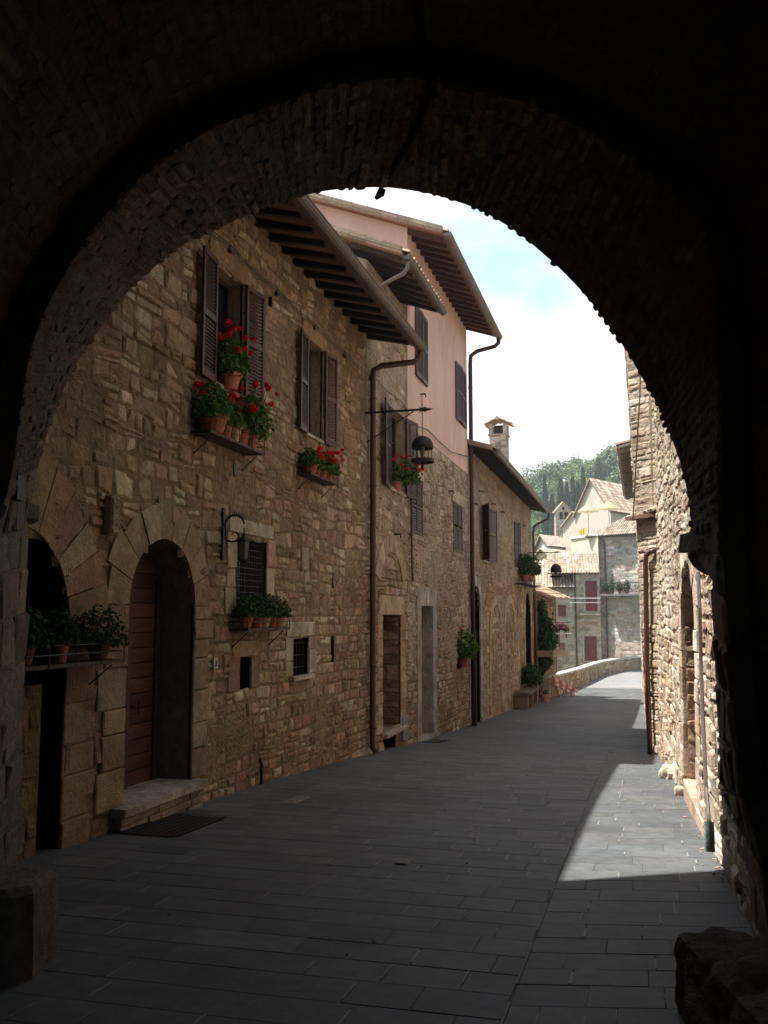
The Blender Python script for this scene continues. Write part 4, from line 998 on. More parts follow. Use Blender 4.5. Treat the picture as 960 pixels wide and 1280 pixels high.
for nm, op in (('F', winF), ('G', winG), ('J', winJ), ('K', winK)):
    mb = MB(); dz = PX if nm in 'JK' else 0
    fr = Frame((LX+dz, 0, 0), (0, 1, 0), (1, 0, 0)); recess(mb, fr, op, .12, (.3, .25, .2) if nm in 'FG' else (.5, .33, .27), back=(.02, .015, .012)); w = mb.build('window', M['cream'], h3)
    hw = (op[2]-op[1])/2-.01
    shutter(w, fr, op[1], 1, hw, op[3]+.01, op[4]-.01, .02 if nm in 'FG' else .05, d=.0 if nm in 'FG' else .02, col=(.055, .029, .026) if nm in 'FG' else (.07, .036, .034), pitch=.065); shutter(w, fr, op[2], -1, hw, op[3]+.01, op[4]-.01, .02, d=.0 if nm in 'FG' else .02, col=(.055, .029, .026) if nm in 'FG' else (.07, .036, .034), pitch=.065)
    if nm in 'FG':
        mb = MB(); mb.fbox(L, op[1]-.12, op[2]+.12, op[4]+.003, op[4]+.36, -.02, .05, (.48, .41, .32)); mb.build('lintel', M['cutstone'], w); mb = MB(); mb.fbox(L, op[1]-.1, op[2]+.1, op[3]-.12, op[3]-.003, -.02, .05, (.36, .3, .24)); mb.build('sill', M['cutstone'], w)
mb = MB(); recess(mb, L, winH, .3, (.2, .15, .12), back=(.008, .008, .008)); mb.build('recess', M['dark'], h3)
roof_left(h3, 21.05, 28.95, -4.28, 9.10, .385, -9.0, rng, spacing=.46, verge=.30, board=(.22, .12, .085), rcol=(.06, .025, .019), raf=(.10, .15))
gutter(h3, 20.7, 29.35, -4.18, 9.10, r=.10, col=(.15, .115, .10))
yy = 29.12
pipe(h3, [(-4.18, yy, 9.02), (-4.18, yy, 8.85), (-4.30, yy, 8.74), (-4.9, yy, 8.62), (-5.10, yy, 8.48), (-5.12, yy, 8.2), (-5.12, yy, 2.0), (-5.12, yy, G(yy)+.05)], .07, col=(.06, .032, .030), clips=[(-5.12, yy, z) for z in (7.4, 5.2, 3.0, .8)])
mb = MB(); mb.tube([(-5.12, yy, G(yy)+.0), (-5.12, yy, -.55), (-5.12, yy, -.40)], [.10, .10, .07], 10, (.03, .028, .028)); mb.build('downpipe_sleeve', M['iron'], h3)
potted((LX+.10, 27.45, -1.5), 'green plant with few red blooms in the small low opening by the dark downpipe', r=.18, h=.3, fol=(.45, .5, .4), red=4, group='red geraniums on the far sills', n=300, size=.11, pcol=(.4, .1, .08))
def wall_cable(pts, label, r=.014, col=(.09, .07, .06), cat='cable', name='electric_cable'):
    mb = MB(); mb.tube([L.P(*L.uv(x, y), .09) for x, y in pts], r, 5, col); thing(mb, name, M['copper'], label, cat, L.P(*L.uv(*pts[0]), .09))
wall_cable([(508, 531), (530, 537), (545, 552), (560, 565), (581, 571)], 'thin cable sagging across the pink wall behind the hanging lantern', .018)
wall_cable([(508, 528), (509.5, 600), (510.5, 700), (511, 727)], 'thin vertical pipe along the left edge of the pink house', .028, (.10, .065, .05), cat='pipe', name='wall_pipe')
wall_cable([(461, 470), (478, 488), (497, 502), (508, 520)], 'loose cable above the geranium window beyond the downpipe', .012)
# small iron bolts left in the walls
for (x, y) in [(492, 668), (560, 614), (524, 493), (598, 614), (614, 630), (625, 640), (640, 614), (591, 630), (645, 655), (653, 657)]:
    u, v = L.uv(x, y); mb = MB(); mb.tube([L.P(u, v, 0), L.P(u, v, .16), L.P(u, v-.07, .17)], .022, 5); thing(mb, 'wall_hook', M['iron'], None, 'wall hook', L.P(u, v, 0)); 
HK = ['rusty hook on the stone right under the cage lantern', 'hook beside the far shuttered window of the pink house', 'hook in pink plaster just above the cage lantern', 'hook left above the half open shutters of the buff house', 'hook above the half open shutters of the buff house', 'hook right above the half open shutters of the buff house', 'highest hook on the buff house wall', 'hook close to the dark downpipe on the buff house', 'left shutter hook over the far window of the buff house', 'right shutter hook over the far window of the buff house']
for o, lb in zip([o for o in bpy.data.objects if o.name.startswith('wall_hook')], HK): o['label'] = lb; o['group'] = 'iron hooks in the walls'

# ---------------- house 4 : long buff stone house
h4 = empty('buff_stone_house', (LX, 38, G(38)), 'long buff stone house with deep curved eaves and chimney further down the street', 'house')
winM = ('r', 31.9, 33.0, 1.95, 3.88); winN = ('r', 40.5, 42.6, 2.12, 4.15); dP = ('a', 29.4, 31.0, -3.5, .20); dQ = ('a', 43.8, 46.2, -4.2, -.1, 1.3)
mb = MB(); masonry(mb, L, 29.0, 47.3, -4.4, 1.3, ops=[dP, dQ], rh=(.17, .28), sl=(.22, .55), pal=BUFF+TANP[6:], seed=71, low=low, lod=1, prot=(.015, .04), mort=(.34, .275, .205))
masonry(mb, L, 29.0, 47.3, 1.3, 5.5, ops=[winM, winN], rh=(.16, .26), sl=(.2, .5), pal=BUFF, seed=72, lod=1, prot=(.006, .018), mort=(.38, .305, .22), gap=.03)
side_walls(mb, 29.02, 47.3, 5.5, -12.6, (.36, .29, .21)); mb.build('wall', M['stone'], h4)
w = window(h4, L, *winM[1:5]); shutter(w, L, winM[1], 1, .6, winM[3], winM[4], PI-.5, d=.02, pitch=.07); shutter(w, L, winM[2], -1, 1.15, winM[3], winM[4], PI-.12, d=.03, pitch=.08)
w = window(h4, L, *winN[1:5]); shutter(w, L, winN[1], 1, 1.04, winN[3], winN[4], .03, d=.01, pitch=.07); shutter(w, L, winN[2], -1, 1.04, winN[3], winN[4], .03, d=.01, pitch=.07)
mb = MB(); arch_surround(mb, L, 29.4, 31.0, -3.4, .2, .35, GREYD, rng, n=7, d=.06, jambw=.4); mb.build('door_surround', M['cutstone'], h4)
mb = MB(); arch_surround(mb, L, 43.8, 46.2, -4.1, -.1, .4, BUFF, rng, n=7, d=.05, rise=1.3, jambw=.3); mb.build('door_surround', M['cutstone'], h4)
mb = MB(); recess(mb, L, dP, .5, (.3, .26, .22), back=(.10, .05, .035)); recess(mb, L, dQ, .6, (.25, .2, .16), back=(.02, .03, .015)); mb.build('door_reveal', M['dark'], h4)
mb = MB(); mb.fbox(L, 29.42, 30.98, -3.4, .1, -.49, -.44, (.12, .07, .05)); mb.build('door', M['doorwood'], h4)
mb = MB()   # two walled-up arches traced in pale plaster
for (c, wv, top, z0) in ((34.7, 1.5, .1, -3.4), (38.6, 1.7, .2, -3.5)):
    pr = None
    for s in (-1, 1): mb.fbox(L, c+s*wv-.16, c+s*wv+.16, z0, top-1.0, -.01, .04, (.41, .335, .25))
    A = np.linspace(0, PI, 10)
    for a, b in zip(A[:-1], A[1:]):
        q = [(c-math.cos(t)*rr*wv, top-1.0+math.sin(t)*1.5*rr) for rr in (.9, 1.12) for t in (a, b)]; q = [q[0], q[1], q[3], q[2]]
        mb.add([L.P(*p, .045) for p in q]+[L.P(*p, -.01) for p in q], [(0, 1, 2, 3), (0, 4, 5, 1), (1, 5, 6, 2), (2, 6, 7, 3), (3, 7, 4, 0)], vary((.41, .335, .25), rng, .08))
mb.build('blocked_arch', M['cutstone'], h4)
roof_left(h4, 29.3, 47.2, -4.42, 5.30, .30, -9.5, rng, spacing=.42, verge=.25, board=(.12, .085, .065), rcol=(.035, .028, .024), raf=(.12, .13))
gutter(h4, 29.2, 47.6, -4.33, 5.32, r=.11, col=(.17, .14, .12))
pipe(h4, [(-4.33, 47.4, 5.2), (-4.4, 47.45, 4.95), (-5.1, 47.42, 4.6), (-5.16, 47.4, 4.3), (-5.16, 47.4, -3.9)], .06)
# chimney with a small tiled hat
ch = MB(); cy, cxh = 41.0, -6.35
p = Vector(onX(624, 560, cxh)); cy = p.y; u = .40
cf = lambda z0, z1, k, col: ch.box(cxh-k, cxh+k, cy-k, cy+k, z0, z1, col)
zb, z1, z2 = 5.8, onX(624, 546, cxh)[2], onX(624, 532, cxh)[2]
row = zb
while row < z1-.02:
    r2 = min(row+.085, z1)
    for k in range(3):
        for (ax, sg) in ((0, 1), (0, -1), (1, 1), (1, -1)):
            a = -u+k*2*u/3+.008; b_ = -u+(k+1)*2*u/3-.008; col = vary(rng.choice([(.5, .42, .35), (.42, .3, .24), (.55, .5, .44)]), rng)
            if ax == 0: ch.box(cxh+(sg*u if sg > 0 else -u-.02), cxh+(u+.02 if sg > 0 else -u), cy+a, cy+b_, row+.008, r2-.004, col)
            else: ch.box(cxh+a, cxh+b_, cy+(u if sg > 0 else -u-.02), cy+(u+.02 if sg > 0 else -u), row+.008, r2-.004, col)
    row = r2
cf(zb, z1, u, (.4, .34, .29)); cf(z1, z1+.06, u+.08, (.42, .33, .27))
for sx in (-1, 1):
    for sy in (-1, 1): ch.box(cxh+sx*.34-.09, cxh+sx*.34+.09, cy+sy*.34-.09, cy+sy*.34+.09, z1+.06, z2, (.48, .42, .36))
    ch.box(cxh+sx*.38-.04, cxh+sx*.38+.04, cy-.25, cy+.25, z1+.06, z1+.16, (.48, .42, .36))
ch.box(cxh-.2, cxh+.2, cy-.2, cy+.2, z1+.06, z2-.05, (.05, .045, .04))
chm = ch.build('chimney', M['cutstone'], h4)
mb = MB()
for s in (-1, 1): coppi(mb, (cxh+(.62 if s > 0 else -.62), cy-.6, z2-.03), (0, 1, 0), (-s, 0, .45), 1.2, .68, rng, pitch=.24, tl=.34, pal=[(.62, .52, .43), (.5, .38, .3)])
mb.tube([(cxh, cy-.62, z2+.25), (cxh, cy+.62, z2+.25)], .09, 8, (.55, .45, .36)); mb.build('chimney_hat', M['tile'], chm)
GF = 'potted greens under the far window of the buff house'
for k, (x, lb) in enumerate([(649, 'near pot of greens on the bracket under the far buff window'), (657, 'far pot of greens on the bracket under the far buff window')]):
    u, v = L.uv(x, 727); potted((LX+.25, u, v), lb, r=.22, h=.38, fol=(.45, .75, .42), red=0, group=GF, name='potted_herb', pal=HB, n=330, size=.14)
u0, v = L.uv(644, 728); u1 = L.uv(663, 728)[0]; flower_shelf(u0, u1, v-.02, .5, 'narrow shelf with two green pots under the far window of the buff house')

# bench with pots
bu0, bu1 = 39.2, 43.4
t = empty('stone_bench', (LX+.45, (bu0+bu1)/2, G(41)), 'dark stone bench against the buff house wall', 'bench'); mb = MB(); mb.fbox(L, bu0, bu1, G(41)+.62, G(41)+.74, .1, .72, (.16, .13, .11)); mb.build('seat', M['cutstone'], t)
for a in (bu0+.1, (bu0+bu1)/2-.2, bu1-.5): mb = MB(); mb.fbox(L, a, a+.4, G(41)-.2, G(41)+.618, .16, .62, (.2, .165, .135)); mb.build('leg', M['cutstone'], t)
potted((LX+.4, 42.5, G(41)+.74), 'bushy green plant standing on the dark stone bench', r=.2, h=.2, fol=(.5, .7, .4), red=0, name='potted_herb', pal=HB, n=420, size=.13, group=GF+' and bench')
potted((LX+.9, 43.9, G(43.9)), 'squat terracotta pot on the paving by the end of the bench', r=.25, h=.4, fol=(.12, .12, .08), red=0, name='potted_herb', pal=HB, n=40, size=.1, pcol=(.5, .25, .18), group=GF+' and bench')

# ---------------- annex at the end of the left row, with climbing plants
h5 = empty('small_annex', (-4.6, 50, G(50)), 'low stone annex with a tiled awning roof at the end of the left row', 'house')
AF = Frame((-5.25, 47.32, 0), (.62, 1.6, 0), (1.6, -.62, 0)); aw = 2.5
mb = MB(); masonry(mb, AF, 0, aw, -4.6, 1.05, rh=(.16, .26), sl=(.2, .5), pal=BUFF+TAN[:3], seed=81, lod=1, mort=(.38, .3, .22), ops=[('r', .5, 1.1, -4.6, -2.2), ('r', 1.5, 2.0, -1.6, -.4)])
e = AF.P(aw, 0); mb.quad((e.x, e.y, -6), (-9, e.y+1.5, -6), (-9, e.y+1.5, 1.05), (e.x, e.y, 1.05), (.36, .29, .21)); mb.build('wall', M['stone'], h5)
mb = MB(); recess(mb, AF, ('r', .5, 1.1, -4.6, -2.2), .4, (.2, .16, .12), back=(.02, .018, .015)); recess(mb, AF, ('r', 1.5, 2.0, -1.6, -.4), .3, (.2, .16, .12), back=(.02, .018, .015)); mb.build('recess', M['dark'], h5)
mb = MB(); A = AF.P(-.2, 1.0, .8); coppi(mb, A+Vector((0, 0, -.1)), AF.U, -AF.N+Vector((0, 0, .42)), aw+.4, 2.2, rng, pitch=.24, tl=.45); mb.build('roof', M['tile'], h5)
mb = MB(); mb.tube([AF.P(1.5, -.9, .5), AF.P(1.7, -.9, 1.0), AF.P(2.3, -.9, 1.0)], .04, 5)
leaves(mb, AF.P(.9, -1.0, .3), (.5, .6, 1.0), 500, .22, [(.035, .10, .02), (.05, .13, .03)], rng, hollow=.1)
leaves(mb, AF.P(.7, .1, .15), (.3, .3, .8), 200, .2, [(.05, .12, .03), (.07, .14, .04)], rng, hollow=.1)
leaves(mb, AF.P(.8, -2.3, .2), (.4, .4, .5), 200, .2, [(.07, .10, .03), (.10, .12, .04)], rng, hollow=.1)
o = thing(mb, 'climbing_plant', M['leaf'], 'green climbing plant hanging on the annex at the end of the left row', 'climbing plant', AF.P(.9, -1, .3))
mb = MB(); mb.fbox(AF, .2, 1.8, -2.05, -1.75, .02, 1.0, (.40, .32, .24)); mb.build('stone_canopy', M['cutstone'], h5)

# ---------------- iron lanterns on brackets
def cage_lantern(base, ext, top, r, label, dome_h=None, scale=1.0, group='iron cage lanterns', spikes=True, drop=.2):
    """base: point on the wall, ext: reach towards +x, top: z of the dome top"""
    B = Vector(base); t = empty('cage_lantern', B, label, 'lantern', group); s = scale
    mb = MB(); e = B+Vector((ext, 0, 0)); mb.bar(B, e-Vector((.22*s, 0, 0)), .028*s, .04*s)
    mb.tube([e-Vector((.3*s, 0, 0)), e-Vector((.16*s, 0, 0)), e], [.02*s, .045*s, .002], 6)
    c = e-Vector((.22*s, 0, 0))
    if spikes:
        for a in np.linspace(0, 2*PI, 9)[:-1]:
            if abs(math.sin(a)) < .1: continue
            mb.tube([c, c+Vector((.12*s*math.cos(a), .03*math.cos(a*2), (.34 if abs(math.cos(a)) < .1 and math.sin(a) > 0 else .11)*s*math.sin(a)))], [.014*s, .002], 5)
    mb.build('arm', M['iron'], t)
    mb = MB(); mb.tube([B+Vector((0, 0, -.62*s)), e+Vector((-.4*s, 0, -.03*s))], .012*s, 5); mb.build('brace', M['iron'], t)
    cx_ = e.x-.22*s; mb = MB(); z = e.z-.03*s; k = 0
    while z > top+.02:
        hl = .022*s
        pts = [(cx_+(math.cos(a)*.010*s if k % 2 else 0), B.y+(0 if k % 2 else math.cos(a)*.010*s), z-hl+math.sin(a)*hl) for a in np.linspace(0, 2*PI, 9)]
        mb.tube(pts, .0045*s, 4, cap=False); z -= hl*1.6; k += 1
    mb.build('chain', M['iron'], t)
    dh = dome_h or r*1.15; mb = MB(); pr = [(.004, top)]+[(r*math.sin(PI/2*k/8), top-dh*.78*(1-math.cos(PI/2*k/8))) for k in range(1, 9)]+[(r*1.03, top-dh*.95), (r*.9, top-dh*.95), (r*.88, top-dh*.75)]
    mb.lathe((cx_, B.y, 0), pr, 20, cap=False); mb.build('dome', M['iron'], t, smooth=True)
    mb = MB(); zr = top-r*2.35
    for k in range(4):
        a = PI/4+PI/2*k; mb.bar((cx_+r*math.cos(a), B.y+r*math.sin(a), top-dh*.8), (cx_+r*1.02*math.cos(a), B.y+r*1.02*math.sin(a), zr), .016*s, .006*s)
    for (rr, zz, w) in ((r*1.03, zr, .035*s), (r*.95, top-dh*.97, .02*s)):
        mb.lathe((cx_, B.y, zz), [(rr, -w), (rr+.012*s, -w), (rr+.012*s, w), (rr, w), (rr, -w)], 20, cap=False)
    for k in range(3): a = k*PI/3; mb.bar((cx_-rr*math.cos(a), B.y-rr*math.sin(a), zr-.02*s), (cx_+rr*math.cos(a), B.y+rr*math.sin(a), zr-.02*s), .03*s, .015*s)
    mb.tube([(cx_, B.y, zr-.02*s), (cx_, B.y, zr-.17*s)], .028*s, 8); mb.build('cage', M['iron'], t)
    mb = MB(); mb.lathe((cx_, B.y, top-dh*.95), [(.02*s, .05*s), (.045*s, 0), (.05*s, -.12*s), (.02*s, -.2*s)], 10); mb.build('lamp_glass', M['lampglass'], t)
    return t
cage_lantern((LX+.02, 17.5, 4.08), 1.40, 3.55, .215, 'large domed iron cage lantern hanging by the brown downpipe', dome_h=.25)
p = Vector(onX(659, 691, LX)); cage_lantern((LX, p.y, p.z), 1.62, p.z-.55, .27, 'domed iron lantern hanging at the far end of the buff house', scale=1.1, dome_h=.42, spikes=False)
p = Vector(onD(678, 752, 49)); cage_lantern((p.x, p.y, p.z), .62, p.z-.45, .20, 'small iron lantern in front of the annex wall above the balcony plants', scale=1.1, spikes=False)
p = Vector(onD(694, 778, 52)); cage_lantern((p.x, p.y, p.z), .85, p.z-.25, .17, 'smallest iron lantern on a bracket beyond the annex', scale=1.1, spikes=False)
# the post the far brackets and the sign hang from
mb = MB(); a = Vector(onD(693, 742, 52)); mb.tube([(a.x, a.y, -5.2), (a.x, a.y, a.z)], .06, 8, (.12, .08, .06))
for k in range(3): mb.lathe((a.x, a.y, -2+k*1.1), [(.06, 0), (.085, .02), (.06, .05)], 8, (.1, .07, .05))
thing(mb, 'iron_post', M['copper'], 'slim dark post beyond the annex carrying the dark sign', 'post', (a.x, a.y, -5.2))
s0 = Vector(onD(690, 806, 50.8)); s1 = Vector(onD(699, 788, 50.8)); t = empty('hanging_sign', ((s0.x+s1.x)/2, s0.y, s0.z), 'dark blank hanging sign in an iron frame beyond the annex', 'sign')
mb = MB(); mb.hexa([Vector(onD(x, y, D)) for (x, y, D) in ((690, 805, 50.7), (698, 805, 50.8), (698, 805, 50.9), (690, 805, 50.8), (690, 788, 50.7), (698, 788, 50.8), (698, 788, 50.9), (690, 788, 50.8))], (.015, .018, .02)); mb.build('sign_board', M['grey'], t)
mb = MB(); f4 = [Vector(onD(x, y, 50.7)) for (x, y) in ((684, 808), (699, 808), (699, 785), (684, 785))]; mb.tube(f4+[f4[0]], .03, 6); mb.build('sign_frame', M['iron'], t)
mb = MB(); rng = random.Random(5)
for k in range(5): leaves(mb, onD(690+k*4, 784-(k % 2)*2, 51), (.22, .22, .2), 60, .11, [(.22, .03, .09), (.3, .06, .13), (.05, .09, .02)], rng, hollow=.1)
mb.tube([Vector(onD(686, 787, 51)), Vector(onD(709, 787, 51))], .05, 6, (.12, .07, .05))
thing(mb, 'flower_basket', M['petal'], 'hanging basket of purple flowers above the dark sign', 'flower basket', onD(698, 786, 51))

# ================================================================== RIGHT SIDE
SUNW = [(.54, .44, .33), (.59, .50, .39), (.47, .37, .27), (.64, .56, .46), (.52, .39, .29), (.42, .33, .24), (.55, .43, .32)]
R = Frame((.739, 5.0, 0), (-.0264, 1, 0), (-1, -.0264, 0), bat=lambda u, v: -.018*(v+2.6))
rh_ = empty('stone_wall_house', R.P(8, G(13)), 'sunlit rough stone house wall with an arched doorway, nearest on the right of the street', 'house')
rdoor = ('a', 6.0, 8.05, -2.25, -.15, .85)
mb = MB(); masonry(mb, R, 1.7, 15.5, -3.2, -.4, ops=[rdoor], rh=(.15, .28), sl=(.18, .46), pal=SUNW, seed=91, low=lambda u: G(u+5), prot=(.014, .05), mz=.01, mort=(.42, .34, .25), amp=.03, gap=.02)
masonry(mb, R, 1.7, 15.5, -.4, 7.5, ops=[rdoor], rh=(.14, .26), sl=(.16, .42), pal=SUNW, seed=92, prot=(.014, .045), mz=.012, mort=(.42, .34, .25), amp=.035, gap=.02, split=.4)
a, b = R.P(1.7, 7.5), R.P(15.5, 7.5); mb.quad((a.x, a.y, 7.5), (a.x+8, a.y, 7.5), (b.x+8, b.y, 7.5), (b.x, b.y, 7.5), (.4, .25, .18)); mb.quad((b.x, b.y, -5), (b.x+8, b.y, -5), (b.x+8, b.y, 7.5), (b.x, b.y, 7.5), (.5, .4, .3)); mb.quad((a.x+8, a.y, -5), (b.x+8, b.y, -5), (b.x+8, b.y, 7.5), (a.x+8, a.y, 7.5), (.5, .4, .3))
mb.build('wall', M['stone'], rh_)
mb = MB(); jp = R.P(8.05, 0); jf = Frame((jp.x-.02, jp.y, 0), (1, .02, 0), (.02, -1, 0))
masonry(mb, jf, 0, .62, -2.4, .75, rh=(.16, .3), sl=(.25, .62), pal=[(.40, .29, .21), (.36, .25, .18), (.45, .34, .25)], seed=93, prot=(.01, .035), mort=(.33, .25, .19))
bk = Frame(R.P(5.6, 0, -.6), R.U, R.N); recess(mb, R, rdoor, .6, (.38, .28, .2), back=(.2, .15, .11)); mb.build('door_reveal', M['stone'], rh_)
mb = MB(); q0 = Vector(onD(864, 985, 12.6)); g0 = G(11.5)
block(mb, R, 5.2, 8.05, -2.5, -2.13, -.6, .05, (.50, .34, .25), rng, .015); mb.build('door_step', M['cutstone'], rh_)
mb = MB(); arch_surround(mb, R, 6.0, 8.05, -2.1, -.15, .3, SUNW, rng, n=11, d=.05, rise=.85, jambw=.3); mb.build('door_surround', M['cutstone'], rh_)
mb = MB(); P_ = [(883, 715), (886, 760), (889, 830), (893, 900), (899, 985), (904, 1030), (906, 1062)]
mb.tube([R.P(*R.uv(x, y), .13) for x, y in P_], .018, 6, (.22, .19, .18)); R2 = [R.P(*R.uv(x, y), .13) for x, y in ((903.5, 1028), (906, 1066))]; 
mb.build('conduit', M['copper'], rh_)
mb = MB(); mb.tube(R2, .042, 8, (.22, .32, .29)); mb.build('conduit_sleeve', M['cutstone'], rh_)
# second right-hand house: canted front, small tiled ledge, wall running down the street
h7 = empty('tall_stone_house', (.3, 22.5, G(22)), 'tall sunlit stone house with a tiled ledge and red downpipe on the right', 'house')
FL = math.hypot(.24, .72)
Fc = Frame((.37, 20.3, 0), (-.24, .72, 0), (-.72, -.24, 0), bat=lambda u, v: (1-u/FL)*(-.03*(v+2.8))+(u/FL)*(.030*(v+2.8)))
mb = MB(); masonry(mb, Fc, 0, FL, -3.4, 9.0, rh=(.12, .2), sl=(.2, .45), pal=SUNW, seed=95, prot=(.01, .035), mort=(.44, .36, .27), split=.2, mz=.006)
Fd = Frame((.13, 21.03, 0), (-.10, 39, 0), (-39, -.10, 0), bat=lambda u, v: max(0, 1-u/14)*.030*(v+2.8))
masonry(mb, Fd, 0, 39, -4.7, 4.95, rh=(.18, .3), sl=(.3, .7), pal=SUNW, seed=96, lod=1, low=lambda u: G(21+u), prot=(.01, .03), mort=(.44, .36, .27))
masonry(mb, Fd, 0, 7, 4.95, 9.0, rh=(.18, .3), sl=(.3, .7), pal=SUNW, seed=98, lod=1, prot=(.01, .03), mort=(.44, .36, .27))
a = Fc.P(0, 9.0); b = Fc.P(FL, 9.0); c = Fc.P(FL, -3); mb.add([(c.x, c.y, -3), (c.x+9, c.y, -3), (b.x+9, b.y, 9), (b.x, b.y, 9)], [(0, 1, 2, 3)], (.5, .4, .3)); mb.add([(a.x, a.y, 9), (b.x, b.y, 9), (b.x+9, b.y, 9), (a.x+9, a.y, 9)], [(0, 1, 2, 3)], (.4, .25, .18))
mb.quad((.33, 20.52, -4), (9, 20.52, -4), (9, 20.52, 9), (.33, 20.52, 9), (.5, .4, .3))
mb.quad((.03, 60, -6), (9, 60, -6), (9, 60, 4.95), (.03, 60, 4.95), (.5, .42, .33)); mb.build('wall', M['stone'], h7)
mb = MB(); rr = random.Random(3)
A = Fc.P(-.12, 2.22, .24); coppi(mb, A, Fc.U, -Fc.N+Vector((0, 0, .5)), FL+.22, .42, rr, pitch=.15, tl=.42, seg=6, pal=[(.52, .40, .30), (.58, .47, .37), (.45, .33, .25)]); mb.fbox(Fc, -.1, FL+.08, 2.10, 2.18, .0, .2, (.16, .10, .075)); mb.build('tiled_ledge', M['tile'], h7)
mb = MB(); up_, vp_ = Fc.uv(808, 700); ub, vb_ = Fc.uv(816, 925); mb.tube([Fc.P(.12, vp_+.18, .04), Fc.P(.2, vp_+.16, .1), Fc.P(.33, vp_+.08, .12), Fc.P(.36, vp_-.1, .12), Fc.P(.43, -1.0, .12), Fc.P(.46, G(21)+.02, .11)], .055, 10, (.11, .05, .042)); mb.build('downpipe', M['copper'], h7, smooth=True)
mb = MB()
o0 = Vector((-.50, 28.5, 5.06)); mb.hexa([o0, (.9, 28.5, 5.45), (.9, 41, 5.45), (-.50, 41, 5.06), o0+Vector((0, 0, .08)), (.9, 28.5, 5.53), (.9, 41, 5.53), (-.50, 41, 5.14)], (.42, .38, .33)); rf = mb.build('roof', M['wood'], h7)
for k in range(22):
    y = 28.7+k*.56; mb = MB(); mb.bar((-.44, y, 5.0), (.4, y, 5.24), .12, .12, vary((.30, .27, .24), rr, .2)); mb.build('rafter', M['wood'], rf)
mb = MB(); coppi(mb, (-.50, 28.5, 5.16), (0, 1, 0), (1, 0, .28), 12.5, 4, rr, pitch=.26, tl=.6); mb.build('roof_tiles', M['tile'], rf)
mb = MB(); pts = [Vector(onY(x, y, 20.3)) for x, y in ((801, 455), (799.5, 500), (796, 560), (793, 620), (791, 650))]; mb.tube(pts, .016, 5, (.1, .06, .05)); thing(mb, 'electric_cable', M['copper'], 'thin dark cable hanging down the tall sunlit house above its tiled ledge', 'cable', pts[0])

# ================================================================== PARAPET AT THE BEND
PP = [Vector(p) for p in ((-4.55, 47.9, 0), (-4.4, 50, 0), (-3.95, 56, 0), (-3.45, 62, 0), (-2.9, 69, 0), (-1.9, 75, 0), (-.3, 80.5, 0), (1.6, 84.5, 0), (4.2, 88, 0), (8, 91, 0), (14, 93, 0))]
_pl = [0.0]
for i in range(1, len(PP)): _pl.append(_pl[-1]+(PP[i]-PP[i-1]).length)
class Par:
    bat = None
    def P(s, u, v, d=0.0):
        u = max(0, min(_pl[-1]-1e-3, u)); i = int(np.searchsorted(_pl, u, side='right')-1); f = (u-_pl[i])/(_pl[i+1]-_pl[i])
        q = lambda k: PP[max(0, min(len(PP)-1, k))]
        p = q(i)*(1-f)+q(i+1)*f; t = ((q(i+1)-q(i-1))*(1-f)+(q(i+2)-q(i))*f).normalized(); n = Vector((t.y, -t.x, 0)); p = p+n*d
        return Vector((p.x, p.y, G(p.y)+v))
PR = Par(); pw = empty('parapet_wall', PR.P(15, 0), 'low curved stone parapet with pale coping at the bend of the street', 'parapet wall')
mb = MB(); masonry(mb, PR, 0, _pl[-1], -.3, .95, rh=(.2, .3), sl=(.3, .7), pal=TAN+PALE[:3], seed=97, lod=1, prot=(.01, .04), mort=(.35, .28, .2))
n = 90
for k in range(n): a, b = _pl[-1]*k/n, _pl[-1]*(k+1)/n; mb.quad(PR.P(a, -6, -.45), PR.P(b, -6, -.45), PR.P(b, .95, -.45), PR.P(a, .95, -.45), (.36, .29, .21))
mb.quad(PR.P(0, -3, 0), PR.P(0, -3, -.45), PR.P(0, .95, -.45), PR.P(0, .95, 0), (.36, .29, .21)); mb.build('wall', M['stone'], pw)
mb = MB(); u = 0
while u < _pl[-1]-.2:
    w = rng.uniform(.9, 1.5); b = min(u+w, _pl[-1]); c = vary((.52, .49, .44), rng, .12); g = .01
    mb.hexa([PR.P(u+g, .955, .06), PR.P(b-g, .955, .06), PR.P(b-g, .955, -.5), PR.P(u+g, .955, -.5), PR.P(u+g, 1.08, .05), PR.P(b-g, 1.08, .05), PR.P(b-g, 1.08, -.49), PR.P(u+g, 1.08, -.49)], c); u = b
mb.build('coping', M['cutstone'], pw)
# red striped trestle leaning by the parapet end
t = empty('folding_barrier', PR.P(.8, 0, .5), 'red and white folding barrier leaning at the near end of the parapet', 'barrier')
for (a, b, nm) in (((.2, 1.0, .12), (2.4, .22, 1.1), 'rail'), ((.1, .75, .2), (1.9, .05, 1.0), 'rail')):
    A = PR.P(*a); B_ = PR.P(*b); mb = MB()
    for k in range(8):
        p = A.lerp(B_, k/8); q = A.lerp(B_, (k+1)/8); mb.bar(p, q, .05, .16, (.5, .10, .07) if k % 2 == 0 else (.6, .5, .45))
    mb.build('rail', M['paint'], t)
for (a, b) in (((.2, 1.05, .15), (.9, 0, .35)), ((1.0, .85, .4), (.6, 0, .7)), ((2.2, .5, .9), (1.6, 0, .8))):
    mb = MB(); mb.tube([PR.P(*a), PR.P(*b)], .035, 6, (.45, .12, .09)); mb.build('leg', M['paint'], t)

